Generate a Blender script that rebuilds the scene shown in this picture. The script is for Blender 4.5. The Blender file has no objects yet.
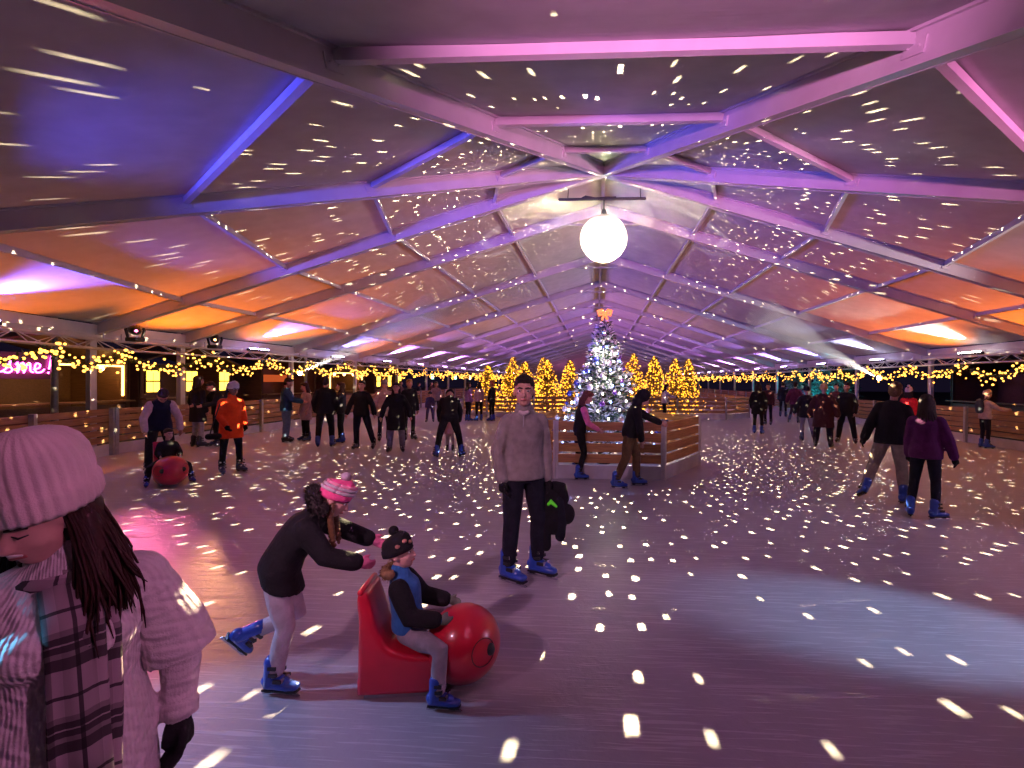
import bpy, bmesh, math, random
from mathutils import Vector, Matrix, Quaternion
R = random.Random(7)
PI = math.pi
scene = bpy.context.scene
COL = scene.collection

# ------------------------------------------------------------------ camera
CAM_H = 1.85
F_PX, YAW, PITCH, ROLL, CX, PPX, PPY = 476.36, 0.0524, -0.007, 0.0079, -0.1212, 571.56, 384.0
_r0 = Vector((math.cos(YAW), math.sin(YAW), 0)); _f0 = Vector((-math.sin(YAW), math.cos(YAW), 0)); _z = Vector((0, 0, 1))
_fw = _f0*math.cos(PITCH) + _z*math.sin(PITCH); _up = -_f0*math.sin(PITCH) + _z*math.cos(PITCH)
_rt = _r0*math.cos(ROLL) + _up*math.sin(ROLL); _up2 = -_r0*math.sin(ROLL) + _up*math.cos(ROLL)
CAM = Vector((CX, 0, CAM_H))
cd = bpy.data.cameras.new('camera'); cam = bpy.data.objects.new('camera', cd); COL.objects.link(cam)
_m = Matrix.Identity(4)
for i in range(3):
    _m[i][0], _m[i][1], _m[i][2], _m[i][3] = _rt[i], _up2[i], -_fw[i], CAM[i]
cam.matrix_world = _m
cd.sensor_width = 36; cd.lens = F_PX/1024*36; cd.shift_x = (512-PPX)/1024; cd.shift_y = 0
cd.clip_start = 0.05; cd.clip_end = 400
scene.camera = cam

def G(px, py, z=0.0):
    """point of the horizontal plane z under a spot of the photograph"""
    d = _rt*((px-PPX)/F_PX) + _up2*((PPY-py)/F_PX) + _fw
    t = (z-CAM_H)/d.z
    return CAM + d*t

# ------------------------------------------------------------------ world, view
w = bpy.data.worlds.new('night'); scene.world = w; w.use_nodes = True
w.node_tree.nodes['Background'].inputs[0].default_value = (0.006, 0.004, 0.012, 1)
w.node_tree.nodes['Background'].inputs[1].default_value = 1.0
vs = scene.view_settings
vs.view_transform = 'Standard'; vs.look = 'None'; vs.gamma = 1; vs.exposure = 0.0; vs.use_curve_mapping = False
scene.cycles.use_denoising = True
scene.cycles.max_bounces = 5; scene.cycles.diffuse_bounces = 3; scene.cycles.glossy_bounces = 2
scene.cycles.transmission_bounces = 3; scene.cycles.sample_clamp_indirect = 4
scene.cycles.caustics_reflective = False; scene.cycles.caustics_refractive = False

# ------------------------------------------------------------------ materials
MATS = {}
def mat(name, col, rough=0.6, metal=0.0, emit=None, estr=0.0, noise=0.12, nscale=8.0, bump=0.0, bscale=60.0, coat=0.0, sheen=0.0, trans=0.0, spec=0.5):
    if name in MATS: return MATS[name]
    m = bpy.data.materials.new(name); m.use_nodes = True
    nt = m.node_tree; b = nt.nodes['Principled BSDF']
    tc = nt.nodes.new('ShaderNodeTexCoord'); nz = nt.nodes.new('ShaderNodeTexNoise')
    nz.inputs['Scale'].default_value = nscale; nz.inputs['Detail'].default_value = 3
    nt.links.new(tc.outputs['Object'], nz.inputs['Vector'])
    rp = nt.nodes.new('ShaderNodeValToRGB')
    c = Vector(col[:3])
    lo = c*(1-noise); hi = c*(1+noise)
    rp.color_ramp.elements[0].position = 0.3; rp.color_ramp.elements[1].position = 0.7
    rp.color_ramp.elements[0].color = (*lo, 1); rp.color_ramp.elements[1].color = (min(hi[0], 1), min(hi[1], 1), min(hi[2], 1), 1)
    nt.links.new(nz.outputs['Fac'], rp.inputs['Fac']); nt.links.new(rp.outputs['Color'], b.inputs['Base Color'])
    b.inputs['Roughness'].default_value = rough; b.inputs['Metallic'].default_value = metal
    b.inputs['Specular IOR Level'].default_value = spec
    if coat: b.inputs['Coat Weight'].default_value = coat; b.inputs['Coat Roughness'].default_value = 0.1
    if sheen: b.inputs['Sheen Weight'].default_value = sheen
    if emit:
        b.inputs['Emission Color'].default_value = (*emit, 1); b.inputs['Emission Strength'].default_value = estr
    if bump:
        n2 = nt.nodes.new('ShaderNodeTexNoise'); n2.inputs['Scale'].default_value = bscale; n2.inputs['Detail'].default_value = 2
        nt.links.new(tc.outputs['Object'], n2.inputs['Vector'])
        bp = nt.nodes.new('ShaderNodeBump'); bp.inputs['Strength'].default_value = bump; bp.inputs['Distance'].default_value = 0.02
        nt.links.new(n2.outputs['Fac'], bp.inputs['Height']); nt.links.new(bp.outputs['Normal'], b.inputs['Normal'])
    MATS[name] = m
    return m

def glow(name, col, strength, light=False):
    if name in MATS: return MATS[name]
    m = bpy.data.materials.new(name); m.use_nodes = True
    nt = m.node_tree; nt.nodes.clear()
    e = nt.nodes.new('ShaderNodeEmission'); o = nt.nodes.new('ShaderNodeOutputMaterial')
    e.inputs[0].default_value = (*col, 1); e.inputs[1].default_value = strength
    nt.links.new(e.outputs[0], o.inputs[0])
    if not light: m.cycles.emission_sampling = 'NONE'
    MATS[name] = m
    return m

def cloth(col, rough=0.85):
    k = 'cloth_%02d_%02d_%02d' % tuple(int(c*99) for c in col)
    return mat(k, col, rough, bump=0.35, bscale=45, noise=0.18, nscale=14, sheen=0.0 if sum(col) < .3 else .1, spec=0.2)

def ice_material():
    m = bpy.data.materials.new('ice'); m.use_nodes = True; nt = m.node_tree; b = nt.nodes['Principled BSDF']
    tc = nt.nodes.new('ShaderNodeTexCoord')
    n1 = nt.nodes.new('ShaderNodeTexNoise'); n1.inputs['Scale'].default_value = 0.9; n1.inputs['Detail'].default_value = 6; n1.inputs['Roughness'].default_value = 0.65
    nt.links.new(tc.outputs['Object'], n1.inputs['Vector'])
    r1 = nt.nodes.new('ShaderNodeValToRGB')
    r1.color_ramp.elements[0].position = 0.25; r1.color_ramp.elements[1].position = 0.8
    r1.color_ramp.elements[0].color = (0.33, 0.31, 0.35, 1); r1.color_ramp.elements[1].color = (0.45, 0.435, 0.49, 1)
    nt.links.new(n1.outputs['Fac'], r1.inputs['Fac'])
    # skate scratches: thin lines from three stretched noises
    lines = None
    for i, (ang, sx, sy) in enumerate(((0.35, 2.2, 46), (1.25, 1.6, 52), (2.2, 1.8, 40))):
        mp = nt.nodes.new('ShaderNodeMapping'); mp.inputs['Rotation'].default_value = (0, 0, ang); mp.inputs['Scale'].default_value = (sx, sy, 1)
        mp.inputs['Location'].default_value = (i*3.1, i*7.7, 0)
        nz = nt.nodes.new('ShaderNodeTexNoise'); nz.inputs['Scale'].default_value = 1.0; nz.inputs['Detail'].default_value = 3; nz.inputs['Distortion'].default_value = 0.4
        nt.links.new(tc.outputs['Object'], mp.inputs['Vector']); nt.links.new(mp.outputs[0], nz.inputs['Vector'])
        rr = nt.nodes.new('ShaderNodeValToRGB'); rr.color_ramp.elements[0].position = 0.60; rr.color_ramp.elements[1].position = 0.66
        nt.links.new(nz.outputs['Fac'], rr.inputs['Fac'])
        if lines is None: lines = rr.outputs['Color']
        else:
            mx = nt.nodes.new('ShaderNodeMath'); mx.operation = 'MAXIMUM'
            nt.links.new(lines, mx.inputs[0]); nt.links.new(rr.outputs['Color'], mx.inputs[1]); lines = mx.outputs[0]
    mix = nt.nodes.new('ShaderNodeMix'); mix.data_type = 'RGBA'
    sc = nt.nodes.new('ShaderNodeMath'); sc.operation = 'MULTIPLY'; sc.inputs[1].default_value = 0.45
    nt.links.new(lines, sc.inputs[0]); nt.links.new(sc.outputs[0], mix.inputs['Factor'])
    nt.links.new(r1.outputs['Color'], mix.inputs['A']); mix.inputs['B'].default_value = (0.66, 0.66, 0.70, 1)
    nt.links.new(mix.outputs['Result'], b.inputs['Base Color'])
    ro = nt.nodes.new('ShaderNodeMapRange'); ro.inputs['To Min'].default_value = 0.30; ro.inputs['To Max'].default_value = 0.42
    nt.links.new(n1.outputs['Fac'], ro.inputs['Value']); nt.links.new(ro.outputs[0], b.inputs['Roughness'])
    n3 = nt.nodes.new('ShaderNodeTexNoise'); n3.inputs['Scale'].default_value = 26; n3.inputs['Detail'].default_value = 5
    nt.links.new(tc.outputs['Object'], n3.inputs['Vector'])
    ad = nt.nodes.new('ShaderNodeMath'); ad.operation = 'ADD'
    nt.links.new(n3.outputs['Fac'], ad.inputs[0]); nt.links.new(lines, ad.inputs[1])
    bp = nt.nodes.new('ShaderNodeBump'); bp.inputs['Strength'].default_value = 0.25; bp.inputs['Distance'].default_value = 0.012
    nt.links.new(ad.outputs[0], bp.inputs['Height']); nt.links.new(bp.outputs['Normal'], b.inputs['Normal'])
    b.inputs['Specular IOR Level'].default_value = 0.3
    return m

def membrane_material():
    m = bpy.data.materials.new('roof_membrane'); m.use_nodes = True; nt = m.node_tree; nt.nodes.clear()
    o = nt.nodes.new('ShaderNodeOutputMaterial'); d = nt.nodes.new('ShaderNodeBsdfDiffuse'); t = nt.nodes.new('ShaderNodeBsdfTranslucent')
    g = nt.nodes.new('ShaderNodeBsdfGlossy'); g.inputs['Roughness'].default_value = 0.45
    tc = nt.nodes.new('ShaderNodeTexCoord'); nz = nt.nodes.new('ShaderNodeTexNoise'); nz.inputs['Scale'].default_value = 3; nz.inputs['Detail'].default_value = 6
    nt.links.new(tc.outputs['Object'], nz.inputs['Vector'])
    rp = nt.nodes.new('ShaderNodeValToRGB'); rp.color_ramp.elements[0].position = .3; rp.color_ramp.elements[1].position = .7
    rp.color_ramp.elements[0].color = (.50, .48, .50, 1); rp.color_ramp.elements[1].color = (.62, .60, .62, 1)
    nt.links.new(nz.outputs['Fac'], rp.inputs['Fac']); nt.links.new(rp.outputs[0], d.inputs[0])
    t.inputs[0].default_value = (.55, .5, .48, 1)
    mp = nt.nodes.new('ShaderNodeMapping'); mp.inputs['Scale'].default_value = (3, 45, 20)
    n2 = nt.nodes.new('ShaderNodeTexNoise'); n2.inputs['Scale'].default_value = 1; n2.inputs['Detail'].default_value = 3
    nt.links.new(tc.outputs['Object'], mp.inputs[0]); nt.links.new(mp.outputs[0], n2.inputs['Vector'])
    bp = nt.nodes.new('ShaderNodeBump'); bp.inputs['Strength'].default_value = 0.18; bp.inputs['Distance'].default_value = 0.01
    nt.links.new(n2.outputs['Fac'], bp.inputs['Height'])
    for x in (d, g): nt.links.new(bp.outputs[0], x.inputs['Normal'])
    a = nt.nodes.new('ShaderNodeMixShader'); a.inputs[0].default_value = 0.22
    nt.links.new(d.outputs[0], a.inputs[1]); nt.links.new(t.outputs[0], a.inputs[2])
    c = nt.nodes.new('ShaderNodeMixShader'); c.inputs[0].default_value = 0.06
    nt.links.new(a.outputs[0], c.inputs[1]); nt.links.new(g.outputs[0], c.inputs[2]); nt.links.new(c.outputs[0], o.inputs[0])
    return m

def wood(name, col, scale=1.0):
    if name in MATS: return MATS[name]
    m = bpy.data.materials.new(name); m.use_nodes = True; nt = m.node_tree; b = nt.nodes['Principled BSDF']
    tc = nt.nodes.new('ShaderNodeTexCoord'); oi = nt.nodes.new('ShaderNodeObjectInfo')
    mp = nt.nodes.new('ShaderNodeMapping'); mp.inputs['Scale'].default_value = (1.2*scale, 12*scale, 22*scale)
    ad = nt.nodes.new('ShaderNodeVectorMath'); ad.operation = 'ADD'
    ml = nt.nodes.new('ShaderNodeMath'); ml.operation = 'MULTIPLY'; ml.inputs[1].default_value = 37.0
    nt.links.new(oi.outputs['Random'], ml.inputs[0]); nt.links.new(ml.outputs[0], ad.inputs[1])
    nt.links.new(tc.outputs['Object'], ad.inputs[0]); nt.links.new(ad.outputs[0], mp.inputs['Vector'])
    nz = nt.nodes.new('ShaderNodeTexNoise'); nz.inputs['Scale'].default_value = 2; nz.inputs['Detail'].default_value = 5; nz.inputs['Distortion'].default_value = .6
    nt.links.new(mp.outputs[0], nz.inputs['Vector'])
    rp = nt.nodes.new('ShaderNodeValToRGB'); rp.color_ramp.elements[0].position = .25; rp.color_ramp.elements[1].position = .75
    c = Vector(col)
    rp.color_ramp.elements[0].color = (*(c*.6), 1); rp.color_ramp.elements[1].color = (*(c*1.25), 1)
    nt.links.new(nz.outputs['Fac'], rp.inputs['Fac']); nt.links.new(rp.outputs[0], b.inputs['Base Color'])
    b.inputs['Roughness'].default_value = .6
    bp = nt.nodes.new('ShaderNodeBump'); bp.inputs['Strength'].default_value = .2; nt.links.new(nz.outputs['Fac'], bp.inputs['Height']); nt.links.new(bp.outputs[0], b.inputs['Normal'])
    MATS[name] = m
    return m

ALU = mat('aluminium', (.52, .50, .53), .42, .35, noise=.06, nscale=3)
STEEL = mat('galvanised_steel', (.42, .42, .45), .4, .7, noise=.15, nscale=12)
BLACK = mat('black_plastic', (.012, .012, .014), .45, noise=.2)
WHITE = mat('white_paint', (.6, .58, .6), .5, noise=.08)
WOODF = wood('fence_wood', (.34, .19, .085))
WOODD = wood('dark_wood', (.13, .065, .035))
WOODC = wood('cabin_wood', (.20, .10, .05))

# ------------------------------------------------------------------ mesh building
class MB:
    def __init__(s): s.v = []; s.f = []
    def rings(s, rings, cap=True):
        n = len(rings[0]); b = len(s.v)
        for r in rings: s.v += [tuple(p) for p in r]
        for i in range(len(rings)-1):
            for j in range(n):
                a = b+i*n+j; c = b+i*n+(j+1) % n
                s.f.append((a, c, c+n, a+n))
        if cap:
            s.f.append(tuple(b+j for j in range(n))[::-1]); e = b+(len(rings)-1)*n
            s.f.append(tuple(e+j for j in range(n)))
        return s
    def box(s, c, size, M=None):
        c = Vector(c); hx, hy, hz = size[0]/2, size[1]/2, size[2]/2; b = len(s.v)
        for x in (-hx, hx):
            for y in (-hy, hy):
                for z in (-hz, hz):
                    p = Vector((x, y, z))
                    if M is not None: p = M @ p
                    s.v.append(tuple(c+p))
        for q in ((0, 1, 3, 2), (4, 6, 7, 5), (0, 4, 5, 1), (2, 3, 7, 6), (0, 2, 6, 4), (1, 5, 7, 3)):
            s.f.append(tuple(b+i for i in q))
        return s
    def beam(s, a, b, wd, dp, up=Vector((0, 0, 1))):
        a = Vector(a); b = Vector(b); d = (b-a); L = d.length; d.normalize()
        r = d.cross(up)
        if r.length < 1e-4: r = d.cross(Vector((1, 0, 0)))
        r.normalize(); u = r.cross(d)
        M = Matrix((r, d, u)).transposed()
        return s.box((a+b)/2, (wd, L, dp), M)
    def limb(s, pts, rad, n=10, round_ends=True):
        pts = [Vector(p) for p in pts]; rs = [(r if isinstance(r, tuple) else (r, r)) for r in rad]
        T = []
        for i in range(len(pts)):
            t = Vector((0, 0, 0))
            if i > 0: t += (pts[i]-pts[i-1]).normalized()
            if i < len(pts)-1: t += (pts[i+1]-pts[i]).normalized()
            T.append(t.normalized() if t.length > 1e-6 else Vector((0, 0, 1)))
        h = Vector((0, 1, 0)) if abs(T[0].y) < .9 else Vector((1, 0, 0))
        x = T[0].cross(h).normalized(); out = []
        for i, p in enumerate(pts):
            if i > 0:
                q = T[i-1].rotation_difference(T[i]); x = q @ x
            x = (x - T[i]*x.dot(T[i])).normalized(); y = T[i].cross(x)
            rx, ry = rs[i]
            def ring(c, k): return [c + x*(math.cos(2*PI*j/n)*rx*k) + y*(math.sin(2*PI*j/n)*ry*k) for j in range(n)]
            m = min(rx, ry)
            if i == 0 and round_ends: out += [ring(p-T[i]*m*.85, .45), ring(p-T[i]*m*.5, .82)]
            out.append(ring(p, 1))
            if i == len(pts)-1 and round_ends: out += [ring(p+T[i]*m*.5, .82), ring(p+T[i]*m*.85, .45)]
        return s.rings(out)
    def ell(s, c, r, M=None, nu=14, nv=9):
        c = Vector(c); rings = []
        for i in range(nv):
            th = PI*(i+.5)/nv; ring = []
            for j in range(nu):
                ph = 2*PI*j/nu
                p = Vector((math.sin(th)*math.cos(ph)*r[0], math.sin(th)*math.sin(ph)*r[1], -math.cos(th)*r[2]))
                if M is not None: p = M @ p
                ring.append(c+p)
            rings.append(ring)
        return s.rings(rings)
    def prism(s, poly, x0, x1):
        """poly of (y,z) extruded along x"""
        n = len(poly); b = len(s.v)
        for x in (x0, x1): s.v += [(x, p[0], p[1]) for p in poly]
        for j in range(n): s.f.append((b+j, b+(j+1) % n, b+n+(j+1) % n, b+n+j))
        s.f.append(tuple(b+j for j in range(n))[::-1]); s.f.append(tuple(b+n+j for j in range(n)))
        return s
    def mesh(s, name, m=None, smooth=False):
        me = bpy.data.meshes.new(name); me.from_pydata(s.v, [], s.f); me.update()
        if m is not None: me.materials.append(m)
        if smooth: me.polygons.foreach_set('use_smooth', [True]*len(me.polygons))
        return me
    def build(s, name, m, parent=None, smooth=False, loc=None, bev=0.0):
        return obj(name, s.mesh(name, m, smooth), parent, loc, bev)

def fixn(me):
    bm = bmesh.new(); bm.from_mesh(me); bmesh.ops.recalc_face_normals(bm, faces=bm.faces); bm.to_mesh(me); bm.free()

def obj(name, me, parent=None, loc=None, bev=0.0):
    if len(me.polygons) < 20000: fixn(me)
    o = bpy.data.objects.new(name, me); COL.objects.link(o)
    if parent is not None: o.parent = parent
    if loc is not None: o.location = loc
    if bev:
        md = o.modifiers.new('bevel', 'BEVEL'); md.width = bev; md.segments = 2
    return o

def tag(o, label=None, cat=None, group=None, kind=None):
    if label: o['label'] = label
    if cat: o['category'] = cat
    if group: o['group'] = group
    if kind: o['kind'] = kind
    return o

def thing(name, label, cat, loc=(0, 0, 0), rz=0.0, group=None):
    o = bpy.data.objects.new(name, None); COL.objects.link(o); o.empty_display_size = .1
    o.location = loc; o.rotation_euler = (0, 0, rz)
    return tag(o, label, cat, group)

def copy_tree(o, parent=None):
    c = o.copy(); COL.objects.link(c)
    if parent is not None: c.parent = parent
    for ch in list(o.children): copy_tree(ch, c)
    return c

def look_matrix(loc, target):
    d = (Vector(target)-Vector(loc)).normalized()
    return Matrix.Translation(Vector(loc)) @ d.to_track_quat('-Z', 'Y').to_matrix().to_4x4()

def spot(loc, target, power, col, angle, blend=.6, radius=.06, parent=None, name='lamp_light'):
    l = bpy.data.lights.new(name, 'SPOT'); l.energy = power; l.color = col; l.spot_size = angle; l.spot_blend = blend; l.shadow_soft_size = radius
    o = bpy.data.objects.new(name, l); COL.objects.link(o)
    if parent is not None: o.parent = parent; o.matrix_parent_inverse = Matrix.Identity(4)
    M = look_matrix(loc, target)
    if parent is not None:
        P = Matrix.LocRotScale(parent.location, parent.rotation_euler, parent.scale); M = P.inverted() @ M
    o.matrix_basis = M
    return o

def point(loc, power, col, radius=.05, parent=None, name='lamp_light'):
    l = bpy.data.lights.new(name, 'POINT'); l.energy = power; l.color = col; l.shadow_soft_size = radius
    o = bpy.data.objects.new(name, l); COL.objects.link(o)
    if parent is not None: o.parent = parent
    o.location = loc
    return o
# ------------------------------------------------------------------ tent geometry
W = 12.06; HR = 6.60; HE = 2.98; D3 = 10.79; D4 = 13.26; NB = 13
TH1, TH2 = 0.3164, 0.9885
AF = [0, .2067, .4039, .6146, .8243, 1.0]
APEX = Vector((0, D3, HR))
def foot(x, y): return Vector((x, y, HE))
R1L, R1R = foot(-W*math.sin(TH1), D3-W*math.cos(TH1)), foot(W*math.sin(TH1), D3-W*math.cos(TH1))
R2L, R2R = foot(-W*math.sin(TH2), D3-W*math.cos(TH2)), foot(W*math.sin(TH2), D3-W*math.cos(TH2))
FR = [D3, D4] + [D4+5*i for i in range(1, NB+1)]          # frame positions along the ridge
YEND = FR[-1]

# ------------------------------------------------------------------ floor and ground
def inset_poly(k):
    pts = [Vector((-W*k, YEND, 0)), Vector((-W*k, D3, 0))]
    for f in (R2L, R1L, R1R, R2R): pts.append(Vector((f.x*k, D3+(f.y-D3)*k, 0)))
    pts += [Vector((W*k, D3, 0)), Vector((W*k, YEND, 0))]
    return pts
mb = MB(); P = inset_poly(.985)
mb.v = [tuple(p) for p in P] + [(p.x, p.y, -.04) for p in P]; n = len(P)
mb.f = [tuple(range(n))] + [(i, (i+1) % n, n+(i+1) % n, n+i) for i in range(n)]
fl = mb.build('floor', ice_material()); tag(fl, 'scratched pale skating rink ice covering the whole floor', 'ice', kind='structure')
mb = MB(); mb.box((0, 35, -.10), (160, 150, .1))
g = mb.build('ground', mat('asphalt', (.03, .028, .028), .85, bump=.3, bscale=30)); tag(g, 'dark paved ground outside the tent', 'ground', kind='structure')

# ------------------------------------------------------------------ roof
ceil_ = thing('ceiling', 'pale tent roof membrane on aluminium rafters with a rounded end', 'tent roof'); ceil_['kind'] = 'structure'
MEMB = membrane_material()
LIFT = .15
def roof_panel(a0, a1, b1, b0, nu=8, nv=12, sag=.05):
    """a0,a1 at the ridge, b0,b1 at the eave"""
    mb = MB()
    for i in range(nv+1):
        v = i/nv; p = a0.lerp(b0, v); q = a1.lerp(b1, v)
        for j in range(nu+1):
            u = j/nu; c = p.lerp(q, u); wid = min((q-p).length/5, 1)
            k = 4*u*(1-u)*sag*wid*(0.35+0.65*abs(math.sin(PI*v*5)))
            mb.v.append((c.x, c.y, c.z+LIFT-k))
    for i in range(nv):
        for j in range(nu):
            a = i*(nu+1)+j; mb.f.append((a, a+1, a+nu+2, a+nu+1))
    o = mb.build('roof_panel', MEMB, ceil_, smooth=True)
    return o
def lev(apex, f, k): return apex.lerp(f, AF[k] if isinstance(k, int) else k)
def rafter(apex, f, w_=.12, d_=.26):
    mb = MB(); mb.beam(apex, f, w_, d_)
    d = (f-apex).normalized(); r = d.cross(Vector((0, 0, 1))).normalized(); u = r.cross(d)
    for s in (-1, 1):                                            # keder rails on the upper edge, lip on the lower edge
        mb.beam(apex+u*.125+r*s*.075, f+u*.125+r*s*.075, .035, .03)
        mb.beam(apex-u*.125+r*s*.066, f-u*.125+r*s*.066, .016, .02)
    o = mb.build('rafter', ALU, ceil_)
    for t in (AF[1], AF[2], AF[3], AF[4]):                       # bolted brackets
        c = apex.lerp(f, t); b2 = MB(); b2.beam(c-d*.09, c+d*.09, .15, .12)
        for s in (-1, 1):
            for q in (-.05, .05): b2.ell(c+r*s*.078+d*q, (.012, .012, .012), nu=6, nv=4)
        b2.build('bracket', ALU, o)
    return o
def purlin(a, b, wd=.075, dp=.07):
    d = (b-a).normalized(); a = a+d*.06+Vector((0, 0, .06)); b = b-d*.06+Vector((0, 0, .06))
    mb = MB(); mb.beam(a, b, wd, dp); mb.beam(a+Vector((0, 0, .05)), b+Vector((0, 0, .05)), .03, .04)
    return mb.build('purlin', ALU, ceil_)
FL3, FR3 = foot(-W, D3), foot(W, D3)
fan = [FL3, R2L, R1L, R1R, R2R, FR3]
for i in range(5):
    roof_panel(APEX, APEX, fan[i+1], fan[i], nu=10, nv=14)
    for k in (1, 2, 3, 4): purlin(lev(APEX, fan[i], k), lev(APEX, fan[i+1], k), .07, .09)
for f in fan: rafter(APEX, f)
b2 = MB(); b2.ell(APEX-Vector((0, 0, .02)), (.2, .2, .15), nu=12, nv=6); b2.build('apex_hub', ALU, ceil_)
for i in range(len(FR)-1):
    y0, y1 = FR[i], FR[i+1]; a0, a1 = Vector((0, y0, HR)), Vector((0, y1, HR))
    for s in (-1, 1):
        f0, f1 = foot(s*W, y0), foot(s*W, y1)
        roof_panel(a0, a1, f1, f0, nu=6, nv=15)
        for k in (1, 2, 3, 4): purlin(lev(a0, f0, k), lev(a1, f1, k))
        rafter(a1, f1)
    purlin(a0-Vector((0, 0, .04)), a1-Vector((0, 0, .04)), .09, .09)
    b = MB(); b.beam((-1.0, y1, HR-.42), (1.0, y1, HR-.42), .05, .05)          # collar tie under each ridge
    b.build('collar_tie', STEEL, ceil_)
# eave beams
ring = [Vector((-W, YEND, HE))] + [Vector((-W, y, HE)) for y in FR[::-1][1:]] + [R2L, R1L, R1R, R2R] + [Vector((W, y, HE)) for y in FR]
for a, b in zip(ring[:-1], ring[1:]):
    mb = MB(); mb.beam(a, b, .12, .22); mb.beam(a+Vector((0, 0, -.19)), b+Vector((0, 0, -.19)), .02, .16); mb.build('eave_beam', ALU, ceil_)
# end gable and the lower end wall
mb = MB()
mb.prism([(0, 0)], 0, 0) if False else None
gv = [(-W, YEND+.1, 0), (W, YEND+.1, 0), (W, YEND+.1, HE+.1), (0, YEND+.1, HR+.1), (-W, YEND+.1, HE+.1)]
mb.v = gv + [(x, y+.06, z) for x, y, z in gv]; mb.f = [(0, 1, 2, 3, 4), (9, 8, 7, 6, 5)] + [(i, (i+1) % 5, 5+(i+1) % 5, 5+i) for i in range(5)]
gw = mb.build('wall_back', mat('end_wall_pvc', (.5, .42, .44), .7)); tag(gw, 'pale gable wall closing the far end of the tent', 'wall', kind='structure')

# tent posts: one thing each
def post(p, label, near):
    t = thing('tent_post', label, 'post', (p.x, p.y, 0), math.atan2(p.y-D3, p.x) if p.y < D3-.1 else 0, 'posts under the tent eaves')
    b = MB(); b.box((0, 0, HE/2-.06), (.12, .16, HE-.1-.12)); b.build('post', ALU, t, bev=.01)
    b = MB(); b.box((0, 0, .0), (.3, .3, .02)); b.build('base_plate', STEEL, t)
    return t
for i, y in enumerate(FR):
    for s in (-1, 1):
        nm = ['nearest', 'second', 'third', 'fourth', 'fifth', 'sixth', 'seventh', 'eighth', 'ninth', 'tenth', 'eleventh', 'twelfth', 'thirteenth', 'fourteenth', 'farthest'][i]
        post(foot(s*W*1.012, y), 'grey aluminium tent post under the %s eave, %s along the straight side' % ('left' if s < 0 else 'right', nm), i < 5)
for f, nm in ((R2L, 'on the left of'), (R1L, 'left behind'), (R1R, 'right behind'), (R2R, 'on the right of')):
    post(Vector((f.x*1.012, D3+(f.y-D3)*1.012, HE)), 'grey aluminium tent post of the rounded end, %s the viewer' % nm, False)

# ------------------------------------------------------------------ lattice trusses with garlands along the eaves
def on_wall(side, y, inset=.35): return Vector((side*(W-inset), y, 0))
spans = []                                        # (start, end, inward normal, label words)
words = ['near', 'second', 'third', 'fourth', 'fifth', 'sixth', 'seventh', 'eighth', 'ninth', 'tenth', 'eleventh', 'twelfth', 'far']
for s in (-1, 1):
    sd = 'left' if s < 0 else 'right'
    for i in range(1, len(FR)-1):
        spans.append((on_wall(s, FR[i]), on_wall(s, FR[i+1]), Vector((-s, 0, 0)), sd, words[i-1], i))
    spans.append((on_wall(s, D3), on_wall(s, D4), Vector((-s, 0, 0)), sd, 'short first', 0))
    f = R2L if s < 0 else R2R; q = Vector((f.x*.971, D3+(f.y-D3)*.971, 0)); e = on_wall(s, D3)
    nrm = Vector((0, D3, 0))-(q+e)/2; nrm.z = 0; nrm.normalize()
    spans.append((q, e, nrm, sd, 'rounded-end', -1))
    f1 = R1L if s < 0 else R1R; q1 = Vector((f1.x*.971, D3+(f1.y-D3)*.971, 0))
    nrm = Vector((0, D3, 0))-(q+q1)/2; nrm.z = 0; nrm.normalize()
    spans.append((q1, q, nrm, sd, 'rear', -2))
BULB = glow('warm_bulb', (1.0, .42, .06), 5.0)
LEAF = mat('garland_leaf', (.02, .035, .015), .7, noise=.4)
def truss(a, b, label, idx):
    t = thing('lattice_truss', label, 'truss', (a.x, a.y, 2.5), math.atan2(b.y-a.y, b.x-a.x), 'lattice trusses under the eaves')
    L = (b-a).length
    for (yy, zz) in ((-.11, 0), (.11, 0), (0, .22)):
        MB().limb([(0, yy, zz), (L, yy, zz)], [.024, .024], 8, False).build('chord', ALU, t, True)
    n = max(4, int(L/.5)); bigs = MB()
    for j in range(n):
        x0, x1 = L*j/n, L*(j+1)/n
        for (y0, z0), (y1, z1) in (((-.11, 0), (0, .22)), ((.11, 0), (0, .22)), ((-.11, 0), (.11, 0))):
            p, q = ((x0, y0, z0), (x1, y1, z1)) if j % 2 else ((x0, y1, z1), (x1, y0, z0))
            if idx <= 3: MB().limb([p, q], [.012, .012], 5, False).build('brace', ALU, t)
            else: bigs.limb([p, q], [.012, .012], 4, False)
    if bigs.v: tag(bigs.build('braces', ALU, t), kind='stuff')
    for x in (.25, L-.25):                                   # hangers up to the eave beam
        MB().limb([(x, 0, .22), (x, 0, .40)], [.014, .014], 5, False).build('hanger', STEEL, t)
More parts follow.
